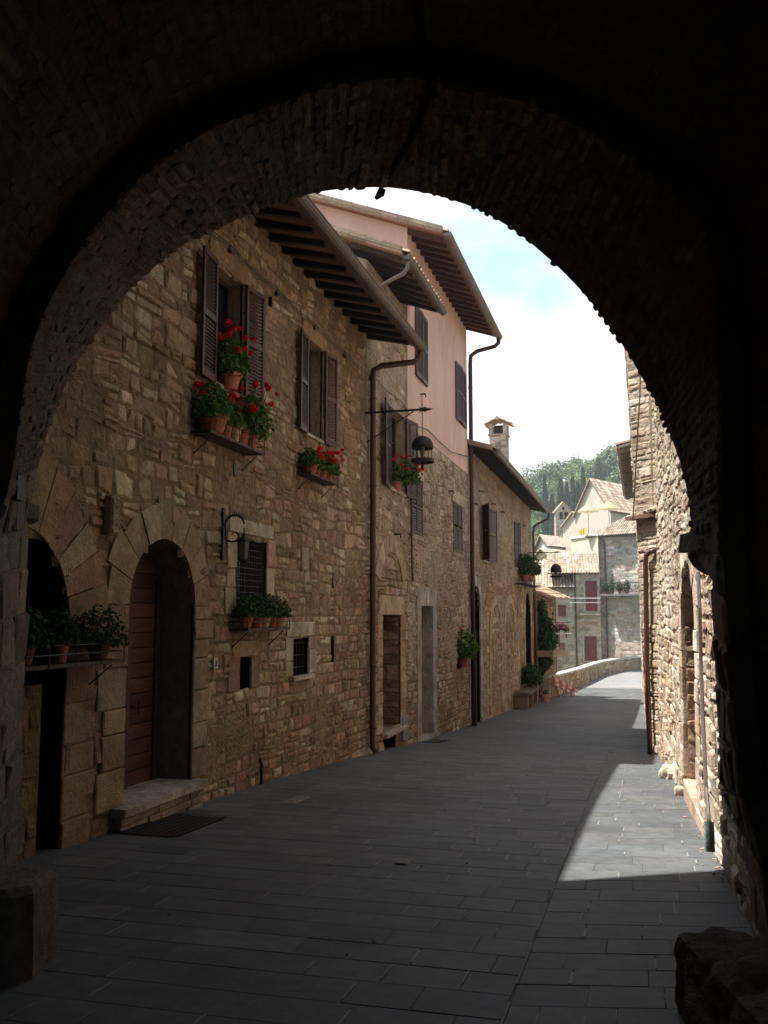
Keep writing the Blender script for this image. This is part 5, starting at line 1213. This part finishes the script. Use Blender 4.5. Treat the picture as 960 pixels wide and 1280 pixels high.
# ================================================================== BEYOND THE BEND
BG = 'houses beyond the bend'
FARST = [(.42, .35, .26), (.47, .40, .31), (.37, .30, .22), (.52, .45, .36), (.41, .31, .23)]
FTILE = [(.36, .29, .22), (.42, .35, .28), (.28, .22, .17), (.46, .40, .33), (.34, .24, .18)]
def hz(y, D): return onD(480, y, D)[2]
def far_op(mbd, house, fr, x0, y0, x1, y1, col, nm='window', fz=.12, frame=(.4, .36, .3)):
    u0, v1 = fr.uv(x0, y0); u1, v0 = fr.uv(x1, y1)
    mb = MB(); mb.fbox(fr, u0+.02, u1-.02, v0+.02, v1-.02, -.08, .055, col)
    n = max(2, int((u1-u0)/.16))
    for k in range(n): a = u0+.03+(u1-u0-.06)*k/n; mb.fbox(fr, a, a+(u1-u0-.06)/n-.02, v0+.03, v1-.03, .055, .08, vary(col, rng, .12))
    w = mb.build(nm, M['paint'], house)
    mb = MB(); s = fz
    for (a, b, c, d) in ((u0-s, u0, v0, v1), (u1, u1+s, v0, v1), (u0-s, u1+s, v1, v1+s*1.3), (u0-s*1.3, u1+s*1.3, v0-s*.8, v0)): mb.fbox(fr, a, b, c, d, -.05, .10, vary(frame, rng, .1))
    mb.build('frame', M['cutstone'], w); return ('r', u0, u1, v0, v1)
def far_wall(house, fr, u0, u1, z0, z1, pal, seed, back=6, lod=1, rh=(.2, .32), mort=(.46, .41, .34)):
    mb = MB(); masonry(mb, fr, u0, u1, z0, z1, rh=rh, sl=(.35, .8), pal=pal, seed=seed, lod=lod, prot=(.01, .035), mort=mort)
    for u in (u0, u1): mb.quad(fr.P(u, z0), fr.P(u, z0, -back), fr.P(u, z1, -back), fr.P(u, z1), pal[0])
    mb.quad(fr.P(u0, z0, -back), fr.P(u1, z0, -back), fr.P(u1, z1, -back), fr.P(u0, z1, -back), pal[0]); mb.quad(fr.P(u0, z1), fr.P(u1, z1), fr.P(u1, z1, -back), fr.P(u0, z1, -back), pal[0])
    return mb.build('wall', M['stone'], house)
def slope_roof(house, fr, u0, u1, ze, out, run, rise, seed, pal=FTILE, pitch=.23, lf=None, under=(.2, .14, .10)):
    rg = random.Random(seed); mb = MB(); k = rise/run; A = fr.P(u0, ze-out*k, out); S = (-fr.N+Vector((0, 0, k))); Ls = (run+out)*math.hypot(1, k)
    coppi(mb, A, fr.U, S, u1-u0, Ls, rg, pitch=pitch, tl=.5, pal=pal, seg=4)
    B0, B1 = fr.P(u0, ze-out*k-.05, out), fr.P(u1, ze-out*k-.05, out); mb.quad(B0, B1, B1+S.normalized()*Ls, B0+S.normalized()*Ls, under)
    return mb.build('roof', M['tile'], house)
# house A: two stepped parts with reddish shutters
FA = between(664, 75.5, 752, 74.5); sc = 75/1150
hA = empty('far_stone_house', FA.P(2.5, -9), 'grey stone house with dark red doors behind the parapet', 'house', BG)
uA = FA.uv(718, 780)[0]
far_wall(hA, FA, 0, uA, -11, FA.uv(690, 731)[1], FARST, 101); far_wall(hA, FA, uA, FA.uv(751, 780)[0], -11, FA.uv(735, 713)[1], FARST, 102)
for (x0, y0, x1, y1, c, nm) in ((697, 756, 708, 771, (.16, .045, .042), 'window'), (698, 803, 707, 817, (.22, .085, .055), 'window'), (731, 726, 747, 764, (.16, .04, .04), 'door'), (730, 795, 746.5, 826, (.15, .055, .042), 'door')): far_op(None, hA, FA, x0, y0, x1, y1, c, nm)
slope_roof(hA, FA, -.3, uA+.1, FA.uv(690, 731)[1], .45, 4.5, 2.2, 103); slope_roof(hA, FA, uA-2.1, FA.uv(751, 780)[0], FA.uv(735, 714)[1], .4, 4.2, 1.75, 104)
for x, yt in ((718.5, 716), (693, 734)):
    u, v = FA.uv(x, yt); mb = MB(); mb.tube([FA.P(u, v, .1), FA.P(u, -7, .1)], .06, 8, (.09, .06, .05)); mb.build('downpipe', M['copper'], hA)
u0, v = FA.uv(724, 767); u1 = FA.uv(751, 767)[0]; mb = MB(); mb.fbox(FA, u0, u1, v-.12, v, .0, .7, (.45, .4, .34)); mb.build('balcony', M['cutstone'], hA)
mb = MB()
for yy in (748, 753.5): a = FA.uv(712, yy); b = FA.uv(750, yy); mb.tube([FA.P(*a, .9), FA.P(*b, .9)], .022, 5, (.7, .7, .7))
thing(mb, 'washing_line', M['cream'], 'two white washing lines stretched before the upper red door', 'washing line', FA.P(*a, .9))
# house B: tall block with hipped roof and balcony
FB = between(748, 87, 820, 83.0)
hB = empty('far_corner_house', FB.P(2, -9), 'tall pale stone house with a hipped tile roof and planted balcony behind the parapet', 'house', BG)
zB = FB.uv(765, 668)[1]; far_wall(hB, FB, 0, FB.L, -11, zB, [(.50, .46, .41), (.56, .52, .46), (.44, .40, .35), (.60, .56, .50), (.52, .42, .33)], 105, back=7)
mb = MB(); rg = random.Random(8); W_ = FB.L+1.1; k_ = .72; Nn = FB.N
A = FB.P(-.8, zB-.12, .7); S = (-Nn+Vector((0, 0, k_))); nc = int(W_/.24)
for i in range(nc):
    u = (i)*W_/nc; ln = min(5.0, max(.3, u*1.15))
    coppi(mb, A+FB.U*u, FB.U, S, W_/nc, ln, rg, pitch=.24, tl=.45, pal=FTILE)
A2 = FB.P(-.8, zB-.12, -6.5); nb = 30
for i in range(nb):
    dpt = i*7.2/nb; ln = min(5, max(.3, (7.2-dpt)*1.1)) ; coppi(mb, FB.P(-.8, zB-.12, .7-dpt-7.2/nb), -(-Nn)*1, (FB.U+Vector((0, 0, k_))), 7.2/nb, min(ln, max(.3, dpt*1.1), 4), rg, pitch=.24, tl=.45, pal=FTILE)
mb.fbox(FB, -.75, W_-.8, zB-.2, zB-.13, -.2, .66, (.13, .10, .085)); mb.build('roof', M['tile'], hB)
u, v = FB.uv(753, 672); mb = MB(); mb.tube([FB.P(u, v, .5), FB.P(u+.28, v-.5, .12), FB.P(u+.3, -8, .12)], .065, 8, (.12, .10, .10)); mb.build('downpipe', M['copper'], hB)
u0, v = FB.uv(757, 743); u1 = FB.uv(806, 743)[0]; mb = MB(); mb.fbox(FB, u0, u1, v-.18, v, 0, 1.1, (.20, .19, .19)); bal = mb.build('balcony', M['cutstone'], hB)
mb = MB()
for k in range(26): a = u0+.03+(u1-u0-.06)*k/25; mb.tube([FB.P(a, v, 1.05), FB.P(a, v+1.0, 1.05)], .014, 4)
mb.tube([FB.P(u0, v, 0.05), FB.P(u0, v+1.0, .05), FB.P(u0, v+1.0, 1.05), FB.P(u1, v+1.0, 1.05)], .025, 5); mb.build('railing', M['iron'], bal)
for k, lb in enumerate(['red-brown pot plant at the left of the far balcony', 'tall leafy plant second on the far balcony', 'third pot plant from the left on the far balcony', 'pot plant by the right end of the far balcony']):
    q = FB.P(u0+.35+k*.75, v, .7); potted(tuple(q), lb, r=.17, h=.32, fol=(.3, .3, .45 if k != 1 else .75), red=2 if k % 2 else 0, group='plants on the far balcony', n=170, size=.13, pcol=(.38, .15, .10), pal=[(.10, .16, .06), (.16, .2, .1), (.08, .12, .05)])
u, v = FB.uv(744, 735); mb = MB(); q = FB.P(.05, v, .3); mb.lathe((q.x, q.y, q.z), [(.26, -.12), (.08, .05), (.03, .12)], 12, (.8, .8, .78)); mb.tube([q+Vector((0, 0, .1)), FB.P(.15, v+.25, .0)], .03, 5, (.5, .5, .5))
thing(mb, 'wall_lamp', M['cream'], 'white conical street lamp on the corner of the tall pale house', 'wall lamp', q)

def gable_house(name, label, A, B, C, zb, ze, za, wallc, pal=FTILE, mat='cream', over=.35, apex=.5):
    """A-B: gable face (px x, D); C: far end of the side wall starting at B"""
    P = lambda q, z: Vector((*onD(q[0], 770, q[1])[:2], z)); a, b, c = P(A, 0), P(B, 0), P(C, 0); sv = c-b; d = a+sv
    t = empty(name, (b.x, b.y, zb), label, 'house', BG); Z = lambda p, z: Vector((p.x, p.y, z)); m_ = a.lerp(b, apex)
    mb = MB(); mb.add([Z(a, zb), Z(b, zb), Z(b, ze), Z(m_, za), Z(a, ze)], [(0, 1, 2, 3, 4)], wallc); mb.add([Z(a+sv, zb), Z(b+sv, zb), Z(b+sv, ze), Z(m_+sv, za), Z(a+sv, ze)], [(0, 1, 2, 3, 4)], wallc)
    for p in (a, b): mb.quad(Z(p, zb), Z(p+sv, zb), Z(p+sv, ze), Z(p, ze), wallc)
    mb.build('wall', M[mat], t); rg = random.Random(len(label)); ov = sv.normalized()*over
    for p in (a, b):
        h = Vector((m_.x-p.x, m_.y-p.y, za-ze)); Ls = h.length; hd = h.normalized(); o = Z(p, ze)-hd*over-ov; mb = MB()
        coppi(mb, o+Vector((0, 0, .1)), sv.normalized(), hd, sv.length+2*over, Ls+over, rg, pitch=.26, tl=.5, pal=pal)
        w = sv.normalized()*(sv.length+2*over); mb.quad(o, o+w, o+w+hd*(Ls+over), o+hd*(Ls+over), (.28, .18, .12)); mb.quad(o, o+hd*(Ls+over), o+hd*(Ls+over)+Vector((0, 0, .12)), o+Vector((0, 0, .12)), (.42, .28, .2)); mb.build('roof', M['tile'], t)
    return t, a, b, m_, sv
CRM = (.54, .49, .42)
t, a, b, m_, sv = gable_house('white_gable_house', 'tall cream gabled house on the slope behind the pale corner house', (722, 106), (767, 100), (806, 105), -12, hz(637, 100), hz(599, 103), CRM, apex=.48)
gable_house('cream_wing', 'lower cream wing left of the tall gabled house', (706, 110), (732, 107), (748, 116), -12, hz(655, 108), hz(640, 108), CRM)
gable_house('brown_roof_house', 'pale house with a wide brown roof left of the cream wing', (671, 116), (689, 108), (720, 112), -12, hz(682, 108), hz(668, 110), (.55, .5, .45), pal=[(.34, .27, .23), (.38, .30, .26), (.30, .24, .2)], over=.6)
gable_house('ochre_house', 'low ochre house with pale roof between the grey house and the brown roof', (660, 98), (700, 92), (736, 96), -12, hz(703, 92), hz(686, 94), (.62, .5, .36), over=.4)
mb = MB(); q = [Vector((*onD(x, 770, D)[:2], 0)) for x, D in ((716, 90), (750, 86), (756, 96), (722, 98))]; Z = lambda p, z: Vector((p.x, p.y, z)); z0, z1 = -11, hz(672, 88)
mb.hexa([Z(p, z0) for p in q]+[Z(p, z1) for p in q], (.68, .58, .46)); mb.hexa([Z(p+(p-q[0].lerp(q[2], .5)).normalized()*.15, z1+.004) for p in q]+[Z(p+(p-q[0].lerp(q[2], .5)).normalized()*.15, z1+.25) for p in q], (.75, .68, .58))
thing(mb, 'terrace_house', M['cream'], 'cream flat-topped terrace house just above the grey stone house', 'house', (q[0].x, q[0].y, -11), BG)
# church bell gable
FCh = between(697, 150, 717, 150); t = empty('bell_gable', FCh.P(1.3, 0), 'small pinkish church bell gable in front of the wooded hill', 'church')
W = FCh.L; zb_, zs_, za_ = -5, FCh.uv(700, 640)[1], FCh.uv(706, 628)[1]; op = [('r', W*.36-.28, W*.36+.28, zs_-1.3, zs_-.1), ('r', W*.68-.28, W*.68+.28, zs_-1.3, zs_-.1)]
mb = MB(); masonry(mb, FCh, 0, W, zb_, zs_, rh=(.3, .4), sl=(.5, .9), pal=[(.58, .44, .37), (.64, .52, .44), (.52, .38, .31)], seed=111, lod=1, ops=op, mort=(.55, .45, .38))
mb.prism([(0, zs_), (W, zs_), (W/2, za_)], 0, -1.2, lambda p, tt: FCh.P(p[0], p[1], tt), (.6, .48, .4))
for u in (0, W): mb.quad(FCh.P(u, zb_), FCh.P(u, zb_, -1.2), FCh.P(u, zs_, -1.2), FCh.P(u, zs_), (.56, .44, .37))
for o_ in op: recess(mb, FCh, o_, 1.0, (.4, .3, .25), back=(.05, .04, .04))
mb.fbox(FCh, W*.5-.2, W*.5+.2, zs_+.3, zs_+.9, -.1, .01, (.05, .04, .04)); mb.build('wall', M['stone'], t)
mb = MB()
for s, p0 in ((1, 0), (-1, W)):
    mb.bar(FCh.P(p0-s*.25, zs_-.1, -.6), FCh.P(W/2, za_+.1, -.6), 1.5, .14, (.62, .45, .34))
mb.build('roof', M['tile'], t); mb = MB()
for o_ in op: q = FCh.P((o_[1]+o_[2])/2, o_[4]-.55, -.4); mb.lathe(q, [(.2, -.3), (.12, .05), (.03, .12)], 10, (.12, .14, .1))
mb.build('bell', M['copper'], t)
# parasols and yellow awning
for (x, y, D, lb) in ((735, 640, 99, 'left one of two beige parasols before the cream gabled house'), (761, 637, 97, 'right one of two beige parasols before the cream gabled house')):
    p = Vector(onD(x, y, D)); t = empty('parasol', (p.x, p.y, p.z-2.4), lb, 'parasol', 'beige parasols on the far terrace'); mb = MB(); n_ = 10; V = [p+Vector((0, 0, .95))]
    for k in range(n_*2): a = PI*k/n_; r_ = 1.25 if k % 2 == 0 else 1.15; V.append(p+Vector((r_*math.cos(a), r_*math.sin(a), 0 if k % 2 == 0 else .08)))
    mb.add(V, [(0, 1+k, 1+(k+1) % (2*n_)) for k in range(2*n_)], (.5, .41, .27)); mb.build('canopy', M['cloth'], t); mb = MB(); mb.tube([p+Vector((0, 0, .95)), p-Vector((0, 0, 2.4))], .04, 6, (.4, .35, .3)); mb.build('pole', M['wood'], t)
mb = MB(); q = [Vector(onD(x, y, D)) for x, y, D in ((724, 662, 94.6), (731, 660, 94), (731, 677, 93.4), (725, 681, 94.0))]
V = [];
for j in range(5):
    for i in range(9): p = q[0].lerp(q[1], i/8).lerp(q[3].lerp(q[2], i/8), j/4); V.append(p+HDv*(.12*math.sin(i*2.2)))
mb.add(V, [(j*9+i, j*9+i+1, (j+1)*9+i+1, (j+1)*9+i) for j in range(4) for i in range(8)], (.5, .34, .03)); thing(mb, 'hanging_cloth', M['cloth'], 'bright yellow cloth hanging between the far terraces', 'cloth', q[0])

# ================================================================== WOODED HILL
def ground_hit(x, D): v = Vector(onD(x, 770, D)); return Vector((v.x, v.y, terr(v.x, v.y)))
rg = random.Random(123); V = []; Fq = []; Cq = []
WOODC = [(.080, .14, .035), (.11, .18, .045), (.06, .115, .035), (.12, .19, .055), (.07, .13, .05), (.09, .15, .035)]
def clump(c, r, n, size, base):
    for _ in range(n):
        while True:
            p = Vector((rg.uniform(-1, 1), rg.uniform(-1, 1), rg.uniform(-.8, 1)))
            if .45 < p.length < 1: break
        q = c+Vector((p.x*r[0], p.y*r[1], p.z*r[2])); nn = (p+Vector((rg.uniform(-.7, .7), rg.uniform(-.7, .7), rg.uniform(-.3, .8)))).normalized()
        x = nn.orthogonal().normalized(); x.rotate(Matrix.Rotation(rg.uniform(0, 6.28), 3, nn)); y = nn.cross(x); s = size*rg.uniform(.5, 1.2); b = len(V)
        V.extend([q-x*s*.5, q-y*s*.35, q+x*s*.5, q+y*s*.4]); Fq.append((b, b+1, b+2, b+3)); Cq.append(vary(base, rg, .22, .08))
yy = 205
while yy < 365:
    xx = -150
    while xx < 70:
        x = xx+rg.uniform(-3, 3); y = yy+rg.uniform(-3, 3); infov = -.17 < x/y < .02
        s = rg.uniform(3.2, 5.2); z = terr(x, y); base = rg.choice(WOODC)
        for k in range(4 if infov else 2):
            o = Vector((rg.uniform(-.5, .5)*s, rg.uniform(-.5, .5)*s, rg.uniform(-.1, .5)*s)); clump(Vector((x, y, z+s*.9))+o, (s*.7, s*.7, s*.7), 75 if infov else 22, .95 if infov else 1.8, base)
        xx += 7.0 if infov else 8.5
    yy += 7
mb = MB(); mb.v = V; mb.f = Fq; mb.c = Cq; mb.m = [0]*len(Fq); o = mb.build('wood', M['tree']); tag(o, 'dense green broadleaf wood covering the hill behind the roofs', 'wood', kind='stuff')
# cypresses
CY = [(.028, .062, .030), (.034, .075, .036), (.024, .052, .028)]
CYP = [(684, 625, 40, 250), (704, 632, 42, 245), (712, 626, 30, 255), (720, 634, 46, 240), (726, 636, 42, 236), (733, 622, 45, 262), (753, 604, 36, 290), (760, 602, 28, 300), (766, 600, 30, 305), (772, 604, 36, 298), (778, 600, 44, 300), (786, 606, 48, 290), (693, 640, 30, 235)]
CL = ['leftmost dark cypress beside the eaves of the buff house', 'slim cypress directly above the bell gable', 'shorter cypress right of the one above the bell gable', 'tall cypress left of the cream gable roof', 'cypress almost touching the cream gable roof edge', 'cypress just left of the apex of the cream gable', 'first cypress on the skyline right of the cream gable apex', 'short second cypress on the skyline above the cream house', 'third cypress on the skyline above the cream house', 'fourth cypress on the skyline above the cream house', 'second cypress from the tall sunlit house', 'cypress nearest to the tall sunlit house', 'small cypress between the eaves and the bell gable']
for (x, yb, hp, D), lb in zip(CYP, CL):
    h = hp*D/1150+1.5; p = ground_hit(x, D)
    zt = onD(x, yb-hp, D)[2]-2.0; zb = min(p.z-.5, onD(x, yb, D)[2]) ; zb = p.z-.3; h = zt-zb
    if h < 6: h = 9; 
    h = min(h, 26)
    t = empty('cypress_tree', (p.x, p.y, zb), lb, 'cypress', 'cypresses on the wooded hill'); V = []; Fq = []; Cq = []
    r = rg.uniform(1.25, 1.7)
    for _ in range(900):
        f = rg.random()**.8; a = rg.uniform(0, 6.28); prof = r*math.sin(PI*min(1, .12+.9*(1-f)))**.7*(1-.55*f)*rg.uniform(.75, 1.15)
        q = Vector((p.x+prof*math.cos(a), p.y+prof*math.sin(a), zb+1+f*(h-1))); nn = Vector((math.cos(a)+rg.uniform(-.5, .5), math.sin(a)+rg.uniform(-.5, .5), rg.uniform(0, .6))).normalized(); x_ = nn.orthogonal().normalized(); y_ = nn.cross(x_); s = rg.uniform(.5, 1.1); b = len(V)
        V.extend([q-x_*s*.3, q+Vector((0, 0, -.5))*s, q+x_*s*.3, q+Vector((0, 0, .9))*s]); Fq.append((b, b+1, b+2, b+3)); Cq.append(vary(rg.choice(CY), rg, .25))
    mb = MB(); mb.v = V; mb.f = Fq; mb.c = Cq; mb.m = [0]*len(Fq); mb.build('crown', M['tree'], t); mb = MB(); mb.tube([(p.x, p.y, zb-.5), (p.x, p.y, zb+h*.7)], [.3, .08], 6, (.09, .06, .04)); mb.build('trunk', M['wood'], t)

# ================================================================== THINGS ON THE PAVING
def road_pt(x, y):
    q = Vector(ray(x, y)); t = -2.2/q.z
    for _ in range(12): t = G(q.y*t)/q.z
    return q*t
def on_road(mbx, pts, lift): return [(p[0], p[1], G(p[1])+lift) for p in pts]
c = road_pt(212, 1031); mb = MB(); w, l = .40, .62; ux = Vector((1, 0, 0)); uy = Vector((0, 1, 0))
for (a, b, c_, d) in ((-w, w, -l, -l+.05), (-w, w, l-.05, l), (-w, -w+.05, -l+.05, l-.05), (w-.05, w, -l+.05, l-.05)): mb.add(on_road(mb, [(c.x+a, c.y+c_), (c.x+b, c.y+c_), (c.x+b, c.y+d), (c.x+a, c.y+d)], .016), [(0, 1, 2, 3)], (.035, .035, .035))
for k in range(14): y = c.y-l+.06+k*(2*l-.12)/14; mb.box(c.x-w+.05, c.x+w-.05, y, y+.045, G(y)-.004, G(y)+.014, (.04, .04, .04))
for k in range(8): x = c.x-w+.05+k*(2*w-.1)/8; mb.add(on_road(mb, [(x, c.y-l+.05), (x+.03, c.y-l+.05), (x+.03, c.y+l-.05), (x, c.y+l-.05)], .0165), [(0, 1, 2, 3)], (.04, .04, .04))
thing(mb, 'drain_grate', M['iron'], 'black iron drain grate in the paving before the arched door', 'drain grate', c)
for (x, y, w, l, col, nm, lb, ct) in ((369, 1001, .10, .30, (.22, .215, .2), 'access_cover', 'small pale rectangular cover in the paving near the house wall', 'access cover'), (545, 927, .22, .55, (.035, .035, .036), 'drain_grate', 'dark drain cover in front of the grey framed door', 'drain grate'), (505, 1078, .06, .11, (.24, .24, .23), 'access_cover', 'tiny pale plate in the middle of the paving', 'access cover'), (702, 893, .2, .5, (.06, .06, .06), 'drain_grate', None, None)):
    if lb is None: continue
    c = road_pt(x, y); mb = MB(); V = on_road(mb, [(c.x-w, c.y-l), (c.x+w, c.y-l), (c.x+w, c.y+l), (c.x-w, c.y+l)], .006)+on_road(mb, [(c.x-w+.01, c.y-l+.01), (c.x+w-.01, c.y-l+.01), (c.x+w-.01, c.y+l-.01), (c.x-w+.01, c.y+l-.01)], .016)
    mb.add(V, [(4, 5, 6, 7), (0, 1, 5, 4), (1, 2, 6, 5), (2, 3, 7, 6), (3, 0, 4, 7)], col); thing(mb, nm, M['cutstone'], lb, ct, c)
# litter of small pebbles and dust along the wall bases
rg = random.Random(9); mb = MB()
for _ in range(420):
    if rg.random() < .55: y = rg.uniform(7, 34); x = LX+.05+abs(rg.gauss(0, .10))
    elif rg.random() < .8: y = rg.uniform(8.2, 20); x = road_right(y)-.10-abs(rg.gauss(0, .09))
    else: y = rg.uniform(5, 20); x = rg.uniform(-4.8, .3)
    s = rg.uniform(.006, .02); c = Vector((x, y, G(y)+s*.4)); col = vary((.34, .28, .22), rg, .3); P6 = [c+Vector((s*rg.uniform(.6, 1.3)*dx, s*rg.uniform(.6, 1.3)*dy, s*.6*dz)) for dx, dy, dz in ((1, 0, 0), (-1, 0, 0), (0, 1, 0), (0, -1, 0), (0, 0, 1), (0, 0, -1))]
    mb.add(P6, [(0, 2, 4), (2, 1, 4), (1, 3, 4), (3, 0, 4), (2, 0, 5), (1, 2, 5), (3, 1, 5), (0, 3, 5)], col)
o = mb.build('gravel', M['cutstone']); tag(o, 'loose grit and pebbles along the bases of the walls', 'gravel', kind='stuff')

# ================================================================== AIR
mb = MB(); mb.box(-1700, 1700, -1000, 2300, -60, 130)
hz_ = bpy.data.materials.new('thin_haze'); hz_.use_nodes = True; hn = hz_.node_tree; hn.nodes.clear(); hv = hn.nodes.new('ShaderNodeVolumePrincipled'); ho = hn.nodes.new('ShaderNodeOutputMaterial'); hn.links.new(hv.outputs[0], ho.inputs['Volume'])
hv.inputs['Color'].default_value = (.86, .92, 1.0, 1); hv.inputs['Density'].default_value = .00045; hv.inputs['Anisotropy'].default_value = .2
tag(mb.build('haze', hz_), None, None, kind='stuff')
# ================================================================== LIGHT, SKY, CAMERA
SUNV = Vector((-.440, -.06, 1.0)).normalized()
sl = bpy.data.lights.new('sun', 'SUN'); sl.energy = 5.0; sl.angle = math.radians(.55); sl.color = (1.0, .955, .88)
so = bpy.data.objects.new('sun', sl); COL.objects.link(so); so.rotation_euler = SUNV.to_track_quat('Z', 'Y').to_euler(); so.location = SUNV*60
w = bpy.data.worlds.new('World'); SC.world = w; w.use_nodes = True; nt = w.node_tree; nt.nodes.clear(); Lk = nt.links.new
sky = nt.nodes.new('ShaderNodeTexSky'); sky.sky_type = 'NISHITA'; sky.sun_disc = False
sky.sun_elevation = math.asin(SUNV.z); sky.sun_rotation = math.atan2(SUNV.x, SUNV.y); sky.altitude = 400; sky.air_density = 1.0; sky.dust_density = 1.0; sky.ozone_density = 1.2
tc = nt.nodes.new('ShaderNodeTexCoord'); mp = nt.nodes.new('ShaderNodeMapping'); mp.inputs['Scale'].default_value = (1, 1, 2.0); mp.inputs['Location'].default_value = (.3, .1, 0); Lk(tc.outputs['Generated'], mp.inputs[0])
nz = nt.nodes.new('ShaderNodeTexNoise'); nz.inputs['Scale'].default_value = 4.2; nz.inputs['Detail'].default_value = 8; nz.inputs['Roughness'].default_value = .55; Lk(mp.outputs[0], nz.inputs['Vector'])
# opening of blue sky: distance from one direction, ragged by the noise
bd = Vector(ray(690, 350)).normalized(); vd = nt.nodes.new('ShaderNodeVectorMath'); vd.operation = 'DISTANCE'; Lk(tc.outputs['Generated'], vd.inputs[0]); vd.inputs[1].default_value = bd
ma = nt.nodes.new('ShaderNodeMath'); ma.operation = 'MULTIPLY_ADD'; Lk(nz.outputs['Fac'], ma.inputs[0]); ma.inputs[1].default_value = .62; ma.inputs[2].default_value = -.31
mb_ = nt.nodes.new('ShaderNodeMath'); mb_.operation = 'ADD'; Lk(vd.outputs['Value'], mb_.inputs[0]); Lk(ma.outputs[0], mb_.inputs[1])
mr = nt.nodes.new('ShaderNodeMapRange'); mr.interpolation_type = 'SMOOTHSTEP'; mr.inputs[1].default_value = .04; mr.inputs[2].default_value = .17; mr.inputs[3].default_value = .10; Lk(mb_.outputs[0], mr.inputs[0])
mr2 = nt.nodes.new('ShaderNodeMapRange'); mr2.interpolation_type = 'SMOOTHSTEP'; mr2.inputs[1].default_value = .42; mr2.inputs[2].default_value = .62; Lk(nz.outputs['Fac'], mr2.inputs[0])
vd2 = nt.nodes.new('ShaderNodeMapRange'); vd2.inputs[1].default_value = .35; vd2.inputs[2].default_value = .6; Lk(vd.outputs['Value'], vd2.inputs[0])
mx2 = nt.nodes.new('ShaderNodeMix'); mx2.data_type = 'FLOAT'; Lk(vd2.outputs[0], mx2.inputs[0]); Lk(mr.outputs[0], mx2.inputs[2]); Lk(mr2.outputs[0], mx2.inputs[3])
cl = nt.nodes.new('ShaderNodeMix'); cl.data_type = 'RGBA'; Lk(mx2.outputs[0], cl.inputs[0]); bo = nt.nodes.new('ShaderNodeMapRange'); bo.inputs[1].default_value = .12; bo.inputs[2].default_value = .45; bo.inputs[3].default_value = 2.5; bo.inputs[4].default_value = 1.0; Lk(vd.outputs['Value'], bo.inputs[0]); sc_ = nt.nodes.new('ShaderNodeVectorMath'); sc_.operation = 'SCALE'; Lk(sky.outputs[0], sc_.inputs[0]); Lk(bo.outputs[0], sc_.inputs['Scale']); Lk(sc_.outputs[0], cl.inputs[6]); cl.inputs[7].default_value = (10.0, 10.3, 10.8, 1)
bg = nt.nodes.new('ShaderNodeBackground'); bg.inputs['Strength'].default_value = .062; Lk(cl.outputs[2], bg.inputs[0]); ow = nt.nodes.new('ShaderNodeOutputWorld'); Lk(bg.outputs[0], ow.inputs[0])
cam = bpy.data.cameras.new('camera'); co = bpy.data.objects.new('camera', cam); COL.objects.link(co); SC.camera = co
cam.sensor_fit = 'VERTICAL'; cam.sensor_height = 24; cam.sensor_width = 18; cam.lens = 24*FPX/1280; cam.clip_start = .05; cam.clip_end = 6000
co.matrix_world = Matrix(((CR[0], CU[0], -CF[0], 0), (CR[1], CU[1], -CF[1], 0), (CR[2], CU[2], -CF[2], 0), (0, 0, 0, 1)))
SC.view_settings.view_transform = 'Standard'; SC.view_settings.look = 'None'; SC.view_settings.exposure = 1.2; SC.view_settings.gamma = 1
SC.cycles.max_bounces = 8; SC.cycles.diffuse_bounces = 5; SC.cycles.sample_clamp_indirect = 6.0
SC.render.film_transparent = False
